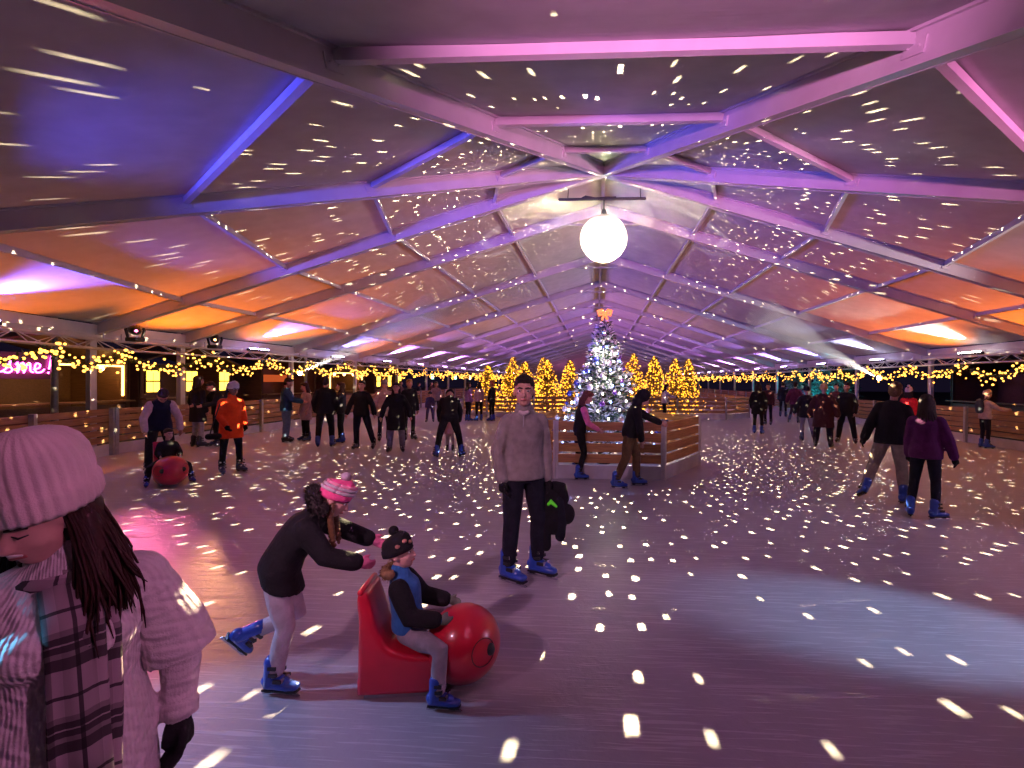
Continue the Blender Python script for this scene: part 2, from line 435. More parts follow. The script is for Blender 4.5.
def garland(a, b, nrm, label, idx):
    t = thing('light_garland', label, 'garland', (a.x, a.y, 2.2), math.atan2(b.y-a.y, b.x-a.x), 'fairy light garlands along the eaves')
    L = (b-a).length; d = (b-a).normalized(); fol = MB(); bul = MB(); wire = []
    ns = max(1, round(L/2.5)); N = int(L*9)
    inw = 1 if (Vector((-d.y, d.x, 0))).dot(nrm) > 0 else -1
    for j in range(N+1):
        x = L*j/N; u = (x/L*ns) % 1.0; z = .24-.38*4*u*(1-u)*(.85+.1*math.sin(x*1.7)); wire.append(Vector((x, inw*.12, z)))
    fol.limb(wire, [.018]*len(wire), 5)
    nleaf = int(L*(75 if idx < 4 else 40)); nb = int(L*(24 if idx < 4 else 15))
    for j in range(nleaf):
        k = R.random()*(len(wire)-1.001); i = int(k); p = wire[i].lerp(wire[i+1], k-i)
        dr = Vector((R.uniform(-1, 1), R.uniform(-1, 1), R.uniform(-1.1, .8))).normalized(); q = p+dr*R.uniform(.06, .17)
        sd_ = dr.cross(Vector((0, 0, 1))).normalized()*.022; m_ = (p+q)/2; bi = len(fol.v)
        fol.v += [tuple(p), tuple(m_+sd_), tuple(q), tuple(m_-sd_), tuple(m_+Vector((0, 0, .02)))]
        fol.f += [(bi, bi+1, bi+4), (bi+1, bi+2, bi+4), (bi+2, bi+3, bi+4), (bi+3, bi, bi+4)]
    for j in range(nb):
        k = R.random()*(len(wire)-1.001); i = int(k); p = wire[i].lerp(wire[i+1], k-i)
        p = p+Vector((R.gauss(0, .03), inw*R.uniform(.02, .13), R.gauss(-.02, .115)))
        r = R.uniform(.02, .034)*(1.0 if idx < 5 else 1.25); bul.ell(p, (r, r, r), nu=6, nv=4)
    tag(fol.build('greenery', LEAF, t), kind='stuff')
    tag(bul.build('bulbs', BULB, t), kind='stuff')
for a, b, nrm, sd, wd_, idx in spans:
    truss(a, b, 'aluminium lattice truss under the %s eave, %s bay' % (sd, wd_), idx)
    if idx >= -1: garland(a+nrm*.12, b+nrm*.12, nrm, 'garland of warm fairy lights hanging below the %s eave, %s bay' % (sd, wd_), idx)

# LED battens on the trusses
def batten(c, nrm, aim, col, power, label, ang=1.25, blend=.9):
    rz = math.atan2(nrm.y, nrm.x)-PI/2
    t = thing('led_batten', label, 'stage light', (c.x, c.y, 2.76), rz, 'LED battens on the eave trusses')
    MB().box((0, 0, .05), (1.0, .09, .08)).build('housing', BLACK, t, bev=.01)
    for s in (-1, 1): MB().box((s*.3, 0, 0.0), (.04, .08, .06)).build('bracket', STEEL, t)
    lm = glow('led_lens_%d_%d_%d' % tuple(int(x*99) for x in col), tuple(.25+.75*x for x in col), 30)
    for j in range(8): MB().ell((-.42+.12*j, .035, .085), (.042, .03, .026), nu=8, nv=5).build('lens', lm, t)
    spot(Vector((c.x, c.y, 2.76))+nrm*.10+Vector((0, 0, .20)), aim, power, col, ang, blend, .10, t)
VIO, BLU, PNK, MAG, WHT, CYA, RED_, ORA = (.40, .28, 1), (.10, .12, 1), (1, .28, .75), (1, .16, .45), (.85, .82, 1), (.25, .75, 1), (1, .10, .12), (1, .42, .06)
LP = 2600
left_cols = [((.26, .17, 1), 1), ((.28, .22, 1), 1), ((.55, .22, 1), 2.0), ((.75, .26, 1), 2.1), ((.75, .26, 1), 2.1), ((.7, .25, 1), 2.1), ((.55, .3, 1), 1), ((.4, .25, 1), 1), ((.5, .3, 1), 1), ((.8, .45, 1), .8), ((.8, .45, 1), .8), (PNK, .8)]
right_cols = [((1, .88, .80), 1.0), ((.62, .60, 1), 1.0), ((.38, .24, 1), 1.8), ((.45, .22, 1), 2.1), ((.6, .24, 1), 2.1), ((.7, .25, 1), 2.1), ((.8, .45, 1), 1), ((.8, .45, 1), .9), ((.8, .45, 1), .8), ((.8, .45, 1), .8), (PNK, .8), (PNK, .8)]
for a, b, nrm, sd, wd_, idx in spans:
    if idx == 0: continue
    c = (a+b)/2; sgn = -1 if sd == 'left' else 1
    if idx >= 1:
        col, k = (left_cols if sd == 'left' else right_cols)[min(idx-1, 11)]; aim = c+nrm*3.4; aim.z = 4.5
    elif idx == -1:
        col, k = ((.18, .12, 1), 1.0) if sd == 'left' else ((1, .75, .8), .8); aim = c+nrm*3.2; aim.z = 4.5
    else:
        col, k = ((.08, .08, 1), 1.5) if sd == 'left' else ((1, .25, .62), 1.0); aim = c+nrm*6; aim.z = 5.2
    batten(c, nrm, aim, col, LP*k, 'LED batten throwing %s light up the roof from the %s eave, %s bay' % ('coloured', sd, wd_))
# rear eave: pink wash over the end roof
rc = (R1L+R1R)/2*.97+Vector((0, .35, 0)); rc.z = 0
batten(Vector((0.5, -.25, 0)), Vector((0, 1, 0)), Vector((.5, 4.2, 5.2)), (1, .30, .72), LP*.9, 'LED batten throwing pink light up the rounded end roof above the viewer', 1.15, .8)
HAZE = .25; HOLE_P = .62; BALL_W = 40000
# ------------------------------------------------------------------ mirror ball with an added lamp inside, and its spotlights
BALL = Vector((0.02, 11.5, 5.27)); BR = .56
mbt = thing('mirror_ball', 'large bright mirror ball hanging from a bar under the ridge', 'mirror ball', (BALL.x, BALL.y, BALL.z))
sh = MB(); NR = 104
def sph(th, ph, r=BR): return (r*math.sin(th)*math.cos(ph), r*math.sin(th)*math.sin(ph), -r*math.cos(th))
rb = random.Random(11)
for i in range(NR):
    t0, t1 = PI*i/NR, PI*(i+1)/NR; tm = (t0+t1)/2; nc = max(6, int(2*NR*math.sin(tm)))
    for j in range(nc):
        p0, p1 = 2*PI*j/nc, 2*PI*(j+1)/nc
        if rb.random() < HOLE_P*(1 if tm < PI*.5 else .95) and 2 < i and tm < PI*.76:
            hs = .0027*rb.uniform(.65, 1.25)*(1 if tm < PI*.52 else .68); ht = (t0+t1)/2+rb.uniform(-.35, .35)*(t1-t0-2.4*hs); sinm = max(math.sin(tm), .05)
            hp = (p0+p1)/2+rb.uniform(-.3, .3)*(p1-p0-2.4*hs/sinm)
            T = [t0, ht-hs, ht+hs, t1]; Pq = [p0, hp-hs/sinm, hp+hs/sinm, p1]
            b = len(sh.v)
            for a in T:
                for c in Pq: sh.v.append(sph(a, c))
            for a in range(3):
                for c in range(3):
                    if a == 1 and c == 1: continue  # open hole, lets the inner lamp throw a light spot
                    q = b+a*4+c; sh.f.append((q, q+1, q+5, q+4))
        else:
            b = len(sh.v); sh.v += [sph(t0, p0), sph(t0, p1), sph(t1, p1), sph(t1, p0)]; sh.f.append((b, b+1, b+2, b+3))
me = sh.mesh('mirror_tiles', mat('mirror_tile', (.72, .71, .68), .30, .6, noise=.03))
o = bpy.data.objects.new('mirror_tiles', me); COL.objects.link(o); o.parent = mbt
MB().limb([(0, 0, BR-.01), (0, 0, BR+.10)], [.09, .06], 10).build('motor', BLACK, mbt, True)
MB().limb([(0, 0, BR+.1), (0, 0, 6.6-BALL.z-.36)], [.02, .02], 6).build('hanger', BLACK, mbt)
point((0, 0, 0), BALL_W, (1, .80, .46), .0009, mbt)  # added lamp inside the shell, stands in for the tiles' reflections
hb = thing('lighting_bar', 'dark lighting bar carrying the mirror ball under the ridge', 'bar', (0, 11.5, 6.22))
MB().limb([(-1.05, 0, 0), (1.0, 0, 0)], [.035, .035], 8).build('tube', BLACK, hb, True)
for x in (-.85, .9): MB().limb([(x, 0, 0), (x*.98, 0, .28)], [.012, .012], 5).build('hanger', BLACK, hb)
MB().limb([(-.5, .02, .03), (-.42, 0, .06), (-.2, .03, .03), (.3, .02, .05)], [.03, .035, .03, .02], 6).build('cable', BLACK, hb, True)

def ball_spot(loc, label, stand, aim, power, ang, blend=.15, col=(1, .94, .88)):
    loc = Vector(loc); d = (Vector(aim)-loc).normalized()
    t = thing('pin_spotlight', label, 'spotlight', (loc.x, loc.y, 0 if stand else loc.z-.0), 0)
    z0 = loc.z if stand else 0
    c = Vector((0, 0, z0))
    MB().limb([c-d*.28, c-d*.12, c-d*.02], [.08, .10, .115], 12).build('housing', BLACK, t, True)
    MB().ell(c-d*.0+d*.06, (.09, .09, .09), nu=10, nv=7).build('lens', glow('spot_lens', (1, .95, .8), 90), t, True)
    if stand:
        MB().limb([(0, 0, z0-.12), (0, 0, .0)], [.022, .026], 8, False).build('pole', BLACK, t)
        for k in range(3):
            a = k*2*PI/3+.4; MB().limb([(0, 0, .45), (math.cos(a)*.4, math.sin(a)*.4, .02)], [.014, .014], 6).build('leg', BLACK, t)
    else:
        MB().limb([(0, 0, .1), (0, 0, 2.5-loc.z-.03)], [.018, .018], 6).build('clamp', BLACK, t)
    spot(loc+d*.18, aim, power, col, ang, blend, .012, t)
SP = 6500
ball_spot((-11.71, 18.0, 2.05), 'pin spotlight glaring beside the left eave post, beam on the mirror ball', False, BALL+Vector((0, 0, .12)), SP, .125)
ball_spot((11.71, 20.6, 2.05), 'pin spotlight glaring under the right eave, beam on the mirror ball', False, BALL+Vector((0, 0, .12)), SP, .125)
ball_spot((-9.5, 4.4, 2.2), 'pin spotlight under the left eave of the rounded end', False, BALL+Vector((0, 0, .1)), SP*.8, .13)
ball_spot((9.5, 4.4, 2.2), 'pin spotlight under the right eave of the rounded end', False, BALL+Vector((0, 0, .1)), SP*.8, .13)

# moving heads on the truss: washes on the ice
def moving_head(loc, aim, col, power, ang, label, blend=.8):
    loc = Vector(loc); aim = Vector(aim); d = (aim-loc).normalized(); rz = math.atan2(d.y, d.x)-PI/2
    t = thing('moving_head_light', label, 'stage light', loc, 0)
    MB().box((0, 0, -.24), (.3, .24, .10)).build('base', BLACK, t, bev=.02)
    r = d.cross(Vector((0, 0, 1))).normalized()
    for s in (-1, 1): MB().limb([Vector((0, 0, -.2))+r*s*.13, r*s*.17, r*s*.16+Vector((0, 0, .04))], [.03, .035, .03], 6).build('yoke_arm', BLACK, t, True)
    MB().limb([-d*.17, -d*.05, d*.12, d*.17], [.10, .135, .12, .11], 12).build('head', BLACK, t, True)
    MB().ell(d*.2, (.075, .075, .075), nu=10, nv=6).build('lens', glow('mh_lens_%d_%d_%d' % tuple(int(x*99) for x in col), col, 8), t, True)
    spot(loc+d*.32, aim, power, col, ang, blend, .08, t)
MH = 600
moving_head((-11.52, 11.2, 3.02), G(470, 610, .8), (1, .16, .36), MH*1.4, .62, 'black moving head light on the left truss at the start of the rounded end')
moving_head((-11.55, 13.7, 3.02), G(240, 455, 1.0), (1, .42, .18), MH*1.7, .22, 'black moving head light on the left truss at the second eave post')
moving_head((-4.4, .34, 3.02), (-1.50, 1.05, .98), (.12, .58, 1), MH*7, .15, 'moving head light on the rear truss left of the viewer')
moving_head((6.75, 2.4, 2.98), G(900, 625), (.35, .62, 1), MH*2.0, .34, 'moving head light on the rear truss right of the viewer')
moving_head((9.2, 4.0, 3.02), G(700, 540), (.62, .40, .85), MH*.8, 1.0, 'added moving head light on the right truss of the rounded end')  # added out of view for a purple wash over the ice
moving_head((-2.6, -.2, 3.02), G(600, 480), (.85, .42, .62), MH*.8, 1.1, 'added moving head light on the rear truss just behind the viewer')  # unseen fixture added to lift the light on the middle ice
moving_head((-6.75, 2.4, 2.98), G(250, 730), (.36, .52, 1), MH*1.6, .30, 'moving head light on the rear truss farther left of the viewer')
moving_head((2.8, -.2, 3.02), (-1.9, 1.6, .8), (1, .34, .72), MH*.30, .62, 'added moving head light on the rear truss just right behind the viewer')  # unseen fixture added to brighten the foreground woman in pink
# sodium street lamps outside, shining down on the roof membrane
def street_lamp(x, y, h, power, label, col=(1, .20, .004)):
    t = thing('street_lamp', label, 'street lamp', (x, y, -.05)); s = -1 if x > 0 else 1
    MB().limb([(0, 0, 0), (0, 0, h-.3), (s*.25, 0, h-.05), (s*1.2, 0, h+.05)], [.08, .055, .05, .045], 8).build('pole', STEEL, t, True)
    MB().ell((s*1.5, 0, h+.03), (.36, .15, .09), nu=12, nv=6).build('lantern', STEEL, t, True)
    MB().ell((s*1.5, 0, h-.04), (.26, .1, .06), nu=10, nv=5).build('lens', glow('sodium', (1, .5, .12), 20), t, True)
    spot((x+s*1.5, y, h-.14), (x+s*4.6, y, 3.9), power, col, 1.35, .6, .12, t)
SL = 12000
street_lamp(-14.6, 15.8, 5.6, SL, 'street lamp outside the left eave near the third post')
street_lamp(-14.6, 12.0, 5.6, SL*.9, 'street lamp outside the left eave near the first two posts')
street_lamp(-14.6, 8.2, 5.6, SL*.4, 'street lamp outside the left of the rounded end')
street_lamp(14.6, 16.5, 5.6, SL*1.0, 'street lamp outside the right eave near the third post')
street_lamp(14.6, 12.4, 5.6, SL*.9, 'street lamp outside the right eave near the first two posts')
street_lamp(14.6, 8.6, 5.6, SL*.4, 'street lamp outside the right of the rounded end')
street_lamp(-14.6, 23.0, 5.6, SL*.6, 'street lamp outside the left eave near the fourth post')

# ------------------------------------------------------------------ barriers
def barrier(pts, label, h=1.1, step=2.4, nboard=5, wood_=None, group='rink barriers', kick=True, far=40, board_h=.135, name='rink_barrier', posts_mat=None):
    wood_ = wood_ or WOODF
    t = thing(name, label, 'fence', (pts[0].x, pts[0].y, 0), 0, group); o0 = Vector((pts[0].x, pts[0].y, 0))
    kh = .26
    for si in range(len(pts)-1):
        a, b = pts[si]-o0, pts[si+1]-o0; L = (b-a).length; n = max(1, round(L/step)); ang = math.atan2(b.y-a.y, b.x-a.x); d = (b-a).normalized()
        bm_cache = {}
        seg = L/n
        bmesh_ = MB().box((seg/2, 0, 0), (seg-.012, .035, board_h)).mesh('board', wood_); fixn(bmesh_)
        kmesh = MB().box((seg/2, 0, 0), (seg-.006, .05, kh)).mesh('kick_board', mat('kick_board', (.55, .53, .56), .45, noise=.15, nscale=3)); fixn(kmesh)
        pm = posts_mat or STEEL
        pmesh = MB().box((0, 0, h/2+.01), (.085, .085, h+.02)).mesh('post', pm); fixn(pmesh)
        nl = Vector((-d.y, d.x, 0))
        def put(nm, me, p, dz=0):
            o = bpy.data.objects.new(nm, me); COL.objects.link(o); o.parent = t; o.location = (p.x, p.y, dz); o.rotation_euler = (0, 0, ang)
            return o
        for j in range(n+1):
            if j < n:
                p = a+d*(seg*j); gap = (h-.03-kh-board_h)/(nboard-1) if nboard > 1 else 0
                for k in range(nboard):
                    put('board', bmesh_, p+nl*R.uniform(-.004, .004), kh+.05+board_h/2+k*(h-.05-kh-board_h)/(nboard-1)-.0)
                if kick: put('kick_board', kmesh, p, kh/2+.005)
            if j < n or si == len(pts)-2:
                p = a+d*(seg*j)
                put('post', pmesh, p+nl*(.065*POSTSIDE[0]))
    return t
POSTSIDE = [1]
q = .966
LX = -W*q
def ap(f): return Vector((f.x*q, D3+(f.y-D3)*q, 0))
POSTSIDE[0] = -1
barrier([Vector((LX, YEND-8, 0)), Vector((LX, D3, 0))][::-1], 'weathered board barrier along the left side of the ice with grey posts', step=2.47)
POSTSIDE[0] = 1
barrier([Vector((-LX, YEND-8, 0)), Vector((-LX, D3, 0))][::-1], 'weathered board barrier along the right side of the ice with grey posts', step=2.47)
POSTSIDE[0] = 1
barrier([Vector((LX, D3-.1, 0)), ap(R2L), ap(R1L)], 'weathered board barrier curving round the left of the near end')
POSTSIDE[0] = -1
barrier([Vector((-LX, D3-.1, 0)), ap(R2R), ap(R1R)], 'weathered board barrier curving round the right of the near end')
# hexagon round the christmas tree
HC = Vector((.13, 10.72, 0)); HS = 2.02
hexp = [HC+Vector((math.cos(a)*HS, math.sin(a)*HS, 0)) for a in [PI/180*(240+60*i) for i in range(7)]]
POSTSIDE[0] = 0
barrier(hexp, 'hexagonal slatted wooden barrier with white corner posts around the snowy christmas tree', h=1.08, step=2.1, nboard=4, wood_=wood('planter_wood', (.50, .24, .085)), group='barriers on the ice', board_h=.16, name='tree_barrier', posts_mat=WHITE)
# island of golden trees further back
isl = [Vector((-7.2, 46, 0)), Vector((-7.2, 25.2, 0)), Vector((-5.6, 23.6, 0)), Vector((6.2, 23.6, 0)), Vector((7.8, 25.2, 0)), Vector((7.8, 46, 0))]
barrier(isl, 'board barrier around the island of golden trees in the middle of the rink', h=1.05, step=2.4, nboard=4, wood_=wood('island_wood', (.42, .23, .10)), group='barriers on the ice', name='island_barrier')

# ------------------------------------------------------------------ christmas tree
def conifer(t, H, Rb, n_br, mats, rr, z0=.25, leafs=26, droop=.25, leaf_l=.13, wd=.012, frost=.5):
    fa, fb, br = MB(), MB(), MB()
    br.limb([(0, 0, 0), (0, 0, H*.5), (0, 0, H)], [.07, .045, .012], 8)
    for i in range(n_br):
        u = (i+.5)/n_br; u = u**.8; z = z0+(H-z0)*u; L = Rb*(1-u)**1.0*rr.uniform(.66, 1.08)*(.86+.2*math.sin(z*7.5))+.06; a = i*2.399+rr.uniform(-.3, .3)
        d = Vector((math.cos(a), math.sin(a), 0)); tip = Vector((0, 0, z))+d*L+Vector((0, 0, -droop*L*(1-u)+.18*L*u)); mid = Vector((0, 0, z))+d*L*.5+Vector((0, 0, .02))
        pts = [Vector((0, 0, z)), mid, tip]
        br.limb(pts, [.014, .01, .004], 4, False)
        side = Vector((-d.y, d.x, 0))
        nl = int(leafs*(.35+L/Rb))
        for k in range(nl):
            s = rr.uniform(.12, 1.0); p = (pts[0].lerp(mid, s*2) if s < .5 else mid.lerp(tip, s*2-1))
            p = p+side*rr.gauss(0, .10*L*(1.1-s)+.012)+Vector((0, 0, rr.gauss(0, .02)))
            dr = (d*.7+side*rr.uniform(-1, 1)+Vector((0, 0, rr.uniform(-.25, .6)))).normalized(); ll = leaf_l*rr.uniform(.6, 1.15)
            q = p+dr*ll; x1 = dr.cross(Vector((0, 0, 1))).normalized()*wd; x2 = dr.cross(x1).normalized()*wd
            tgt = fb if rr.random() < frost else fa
            bi = len(tgt.v); m_ = p.lerp(q, .45)
            tgt.v += [tuple(p), tuple(m_+x1), tuple(m_-x1*.5+x2*.9), tuple(m_-x1*.5-x2*.9), tuple(q)]
            tgt.f += [(bi, bi+1, bi+2), (bi, bi+2, bi+3), (bi, bi+3, bi+1), (bi+4, bi+2, bi+1), (bi+4, bi+3, bi+2), (bi+4, bi+1, bi+3)]
    br.build('trunk', mats[2], t)
    tag(fa.build('needles', mats[0], t), kind='stuff')
    if fb.v: tag(fb.build('frosted_or_lit_needles' if frost < .9 else 'needles', mats[1], t), kind='stuff')  # pale needles: snow on the flocked tree, painted golden light on island trees
rt_ = random.Random(5)
TREE = Vector((.05, 10.75, 0))
ct = thing('christmas_tree', 'snow-flocked christmas tree inside the hexagonal barrier below the mirror ball', 'christmas tree', TREE)
conifer(ct, 3.12, 1.30, 190, (mat('fir_green', (.05, .10, .06), .7, noise=.4), mat('fir_snow', (.74, .76, .78), .6, noise=.1), WOODD), rt_, z0=.35, leafs=58, leaf_l=.17, wd=.02, frost=.52)
MB().limb([(0, 0, .0), (0, 0, .25)], [.16, .13], 12).build('stand', BLACK, ct)
# bow on top
bow = thing('tree_topper', 'glowing orange bow on top of the snowy christmas tree', 'ornament', (TREE.x, TREE.y, 3.36))
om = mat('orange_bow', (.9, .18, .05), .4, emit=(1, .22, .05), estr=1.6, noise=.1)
for s in (-1, 1):
    MB().limb([(0, 0, 0), (s*.07, -.03, .07), (s*.14, -.02, .05), (s*.12, 0, -.03), (0, 0, 0)], [.025, .045, .05, .04, .02], 8).build('loop', om, bow, True)
    MB().limb([(0, 0, 0), (s*.05, -.02, -.1), (s*.07, 0, -.2)], [.02, .03, .012], 6).build('tail', om, bow, True)
MB().ell((0, -.02, 0), (.04, .04, .045), nu=10, nv=6).build('knot', om, bow, True)
MB().limb([(0, 0, -.28), (0, 0, 0)], [.012, .012], 5).build('stem', WOODD, bow)
# string lights on the tree
sl = thing('string_lights', 'string of small white and blue lights wound around the snowy christmas tree', 'string lights', TREE)
lw, lb, cable = MB(), MB(), []
for i in range(170):
    u = i/170; z = .55+2.4*u; r = 1.28*(1-u*.985)**.9*rt_.uniform(.72, 1.02)+.03; a = i*.55
    p = Vector((math.cos(a)*r, math.sin(a)*r, z-.12*(1-u))); cable.append(p)
    (lb if rt_.random() < .35 else lw).ell(p, (.022, .022, .03), nu=6, nv=4)
tag(lw.build('white_bulbs', glow('tree_white', (1, .88, .68), 9), sl), kind='stuff')
tag(lb.build('blue_bulbs', glow('tree_blue', (.2, .32, 1), 14), sl), kind='stuff')
MB().limb(cable, [.005]*len(cable), 4, False).build('cable', LEAF, sl)
for z, r, a, c, pw in ((.9, 1.0, -1.1, (.3, .4, 1), 14), (1.2, 1.05, -2.0, (.5, .5, 1), 10), (1.8, .8, -1.4, (1, .9, .75), 14), (2.4, .5, -1.7, (1, .9, .75), 10), (.9, .95, -2.5, (.4, .5, 1), 8)):
    point((math.cos(a)*r, math.sin(a)*r, z), pw, c, .05, sl)
# baubles
bcols = [('white', (.75, .72, .75)), ('silver', (.7, .7, .72)), ('blue', (.10, .12, .55)), ('violet', (.28, .12, .5)), ('rose', (.75, .42, .45))]
for i in range(46):
    u = (i+.5)/46; z = .75+2.15*u**1.2; r = 1.18*(1-u**1.2*.97)**.9+.05; a = -PI/2+((i*1.83) % 4.4-2.2)
    nm, c = bcols[i % 5]; rad_ = rt_.uniform(.055, .085)*(1-.35*u)
    p = TREE+Vector((math.cos(a)*r, math.sin(a)*r, z-.1))
    zn_ = ['lowest', 'lower', 'middle', 'upper', 'top'][min(4, int(u*5))]; sd_ = ['far left', 'left', 'centre left', 'centre', 'centre right', 'right', 'far right'][max(0, min(6, int((p.x-TREE.x)/max(r, .1)*3.5+3.5)))]
    t = thing('bauble', '%s bauble on the %s branches of the snowy christmas tree, %s' % (nm, zn_, sd_), 'bauble', p, 0, '%s baubles on the christmas tree' % nm)
    MB().ell((0, 0, 0), (rad_, rad_, rad_), nu=12, nv=8).build('ball', mat('bauble_'+nm, c, .22, .5 if nm != 'white' else 0, noise=.05), t, True)
    MB().limb([(0, 0, rad_*.95), (0, 0, rad_*1.2)], [.012, .01], 6).build('cap', STEEL, t)

# golden trees on the island
gm = (mat('gold_lit_fir_dim', (.10, .075, .02), .7, noise=.4), mat('gold_lit_fir_bright', (.30, .20, .05), .6), WOODD)  # needle colours carry the bulbs' golden light, one dim and one bright copy
GB = glow('gold_bulb', (1.0, .40, .025), 4.5)
gpos = [(-6.3, 26.8, 2.6), (-5.1, 27.2, 2.9), (-4.0, 25.6, 3.0), (-2.75, 25.4, 3.1), (-1.6, 26.4, 2.9), (1.6, 26.2, 2.7), (2.9, 25.3, 3.0), (4.1, 25.9, 2.9), (-3.4, 29, 3.2), (5.1, 27.5, 2.7), (-5.6, 31, 2.9), (2.2, 30, 3.1)]
gnames = ['leftmost', 'second from the left', 'third from the left', 'fourth from the left', 'left of the snowy tree', 'just right of the snowy tree', 'third from the right', 'near the right end', 'tall one behind on the left', 'rightmost', 'farthest on the left', 'farthest on the right']
proto = None
for i, (x, y, h) in enumerate(gpos):
    if i % 4 == 0:
        t = thing('golden_tree', '', 'lit tree', (x, y, 0), i*1.3, 'golden lit trees on the island')
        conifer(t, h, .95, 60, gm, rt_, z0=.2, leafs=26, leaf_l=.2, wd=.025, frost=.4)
        bl = MB()
        for k in range(420):
            u = rt_.random()**1.35; a = rt_.uniform(0, 2*PI); r = 1.05*(1-u)**.75*rt_.uniform(.5, 1.12)+.02
            rr_ = rt_.uniform(.018, .035); bl.ell((math.cos(a)*r, math.sin(a)*r, .15+(h-.1)*u), (rr_, rr_, rr_), nu=6, nv=4)
        tag(bl.build('bulbs', GB, t), kind='stuff'); proto = t
        point((0, -1.0, 1.3), 30, (1, .5, .1), .3, t)
    else:
        t = copy_tree(proto); t.location = (x, y, 0); t.rotation_euler = (0, 0, i*1.7); t.scale = (1, 1, h/2.8)
    t['label'] = 'golden fairy-lit tree on the rink island, %s' % gnames[i]
# ------------------------------------------------------------------ people
REMESH = []
def remesh(mbx, name, m, parent, voxel, smooth=3, sm_f=.5):
    o = mbx.build(name, m, parent, True)
    md = o.modifiers.new('r', 'REMESH'); md.mode = 'VOXEL'; md.voxel_size = voxel; md.use_smooth_shade = True
    if smooth:
        s = o.modifiers.new('s', 'SMOOTH'); s.iterations = smooth; s.factor = sm_f
    REMESH.append(o)
    return o

# one skate, shared by all: ankle at the origin, toe towards +y
def make_skate_meshes():
    d = {}
    for key, col in (('blue', (.02, .07, .42)), ('black', (.015, .015, .02)), ('navy', (.02, .035, .14))):
        b = MB()
        b.limb([(0, -.055, -.03), (0, -.05, -.06), (0, .03, -.055), (0, .11, -.062), (0, .165, -.066)], [(.042, .05), (.043, .045), (.046, .042), (.05, .034), (.04, .026)], 12)
        b.limb([(0, -.035, -.05), (0, -.025, .03), (0, -.02, .07), (0, -.018, .11)], [.05, .052, .055, .058], 12)
        b.limb([(0, .0, -.02), (0, .05, -.035), (0, .1, -.05)], [.045, .044, .04], 10)
        d[key] = b.mesh('boot', mat('skate_'+key, col, .32, noise=.15, coat=.3), True)
    b = MB()
    b.box((0, .05, -.098), (.06, .27, .012)); b.box((0, -.05, -.112), (.022, .05, .02)); b.box((0, .12, -.112), (.022, .05, .02))
    d['holder'] = b.mesh('blade_holder', BLACK)
    b = MB(); b.prism([(-.10, -.120), (.19, -.120), (.205, -.128), (.19, -.140), (-.10, -.140)], -.0025, .0025)
    d['blade'] = b.mesh('blade', mat('blade_steel', (.65, .66, .7), .2, 1.0, noise=.05))
    b = MB()
    for z, y in ((.085, .035), (.035, .04), (-.01, .075)):
        b.box((0, y, z), (.115, .012, .022)); b.box((.05, y-.02, z), (.018, .06, .024)); b.box((-.05, y-.02, z), (.018, .06, .024))
    d['strap'] = b.mesh('strap', mat('skate_strap', (.02, .02, .025), .5))
    b = MB()
    for z, y in ((.085, .04), (-.01, .082)): b.box((.03, y, z), (.03, .012, .026)); b.box((-.03, y+.002, z), (.02, .01, .018))
    d['buckle'] = b.mesh('buckle', mat('buckle', (.6, .6, .65), .3, .8))
    for k in d.values(): fixn(k)
    return d
SK = make_skate_meshes()

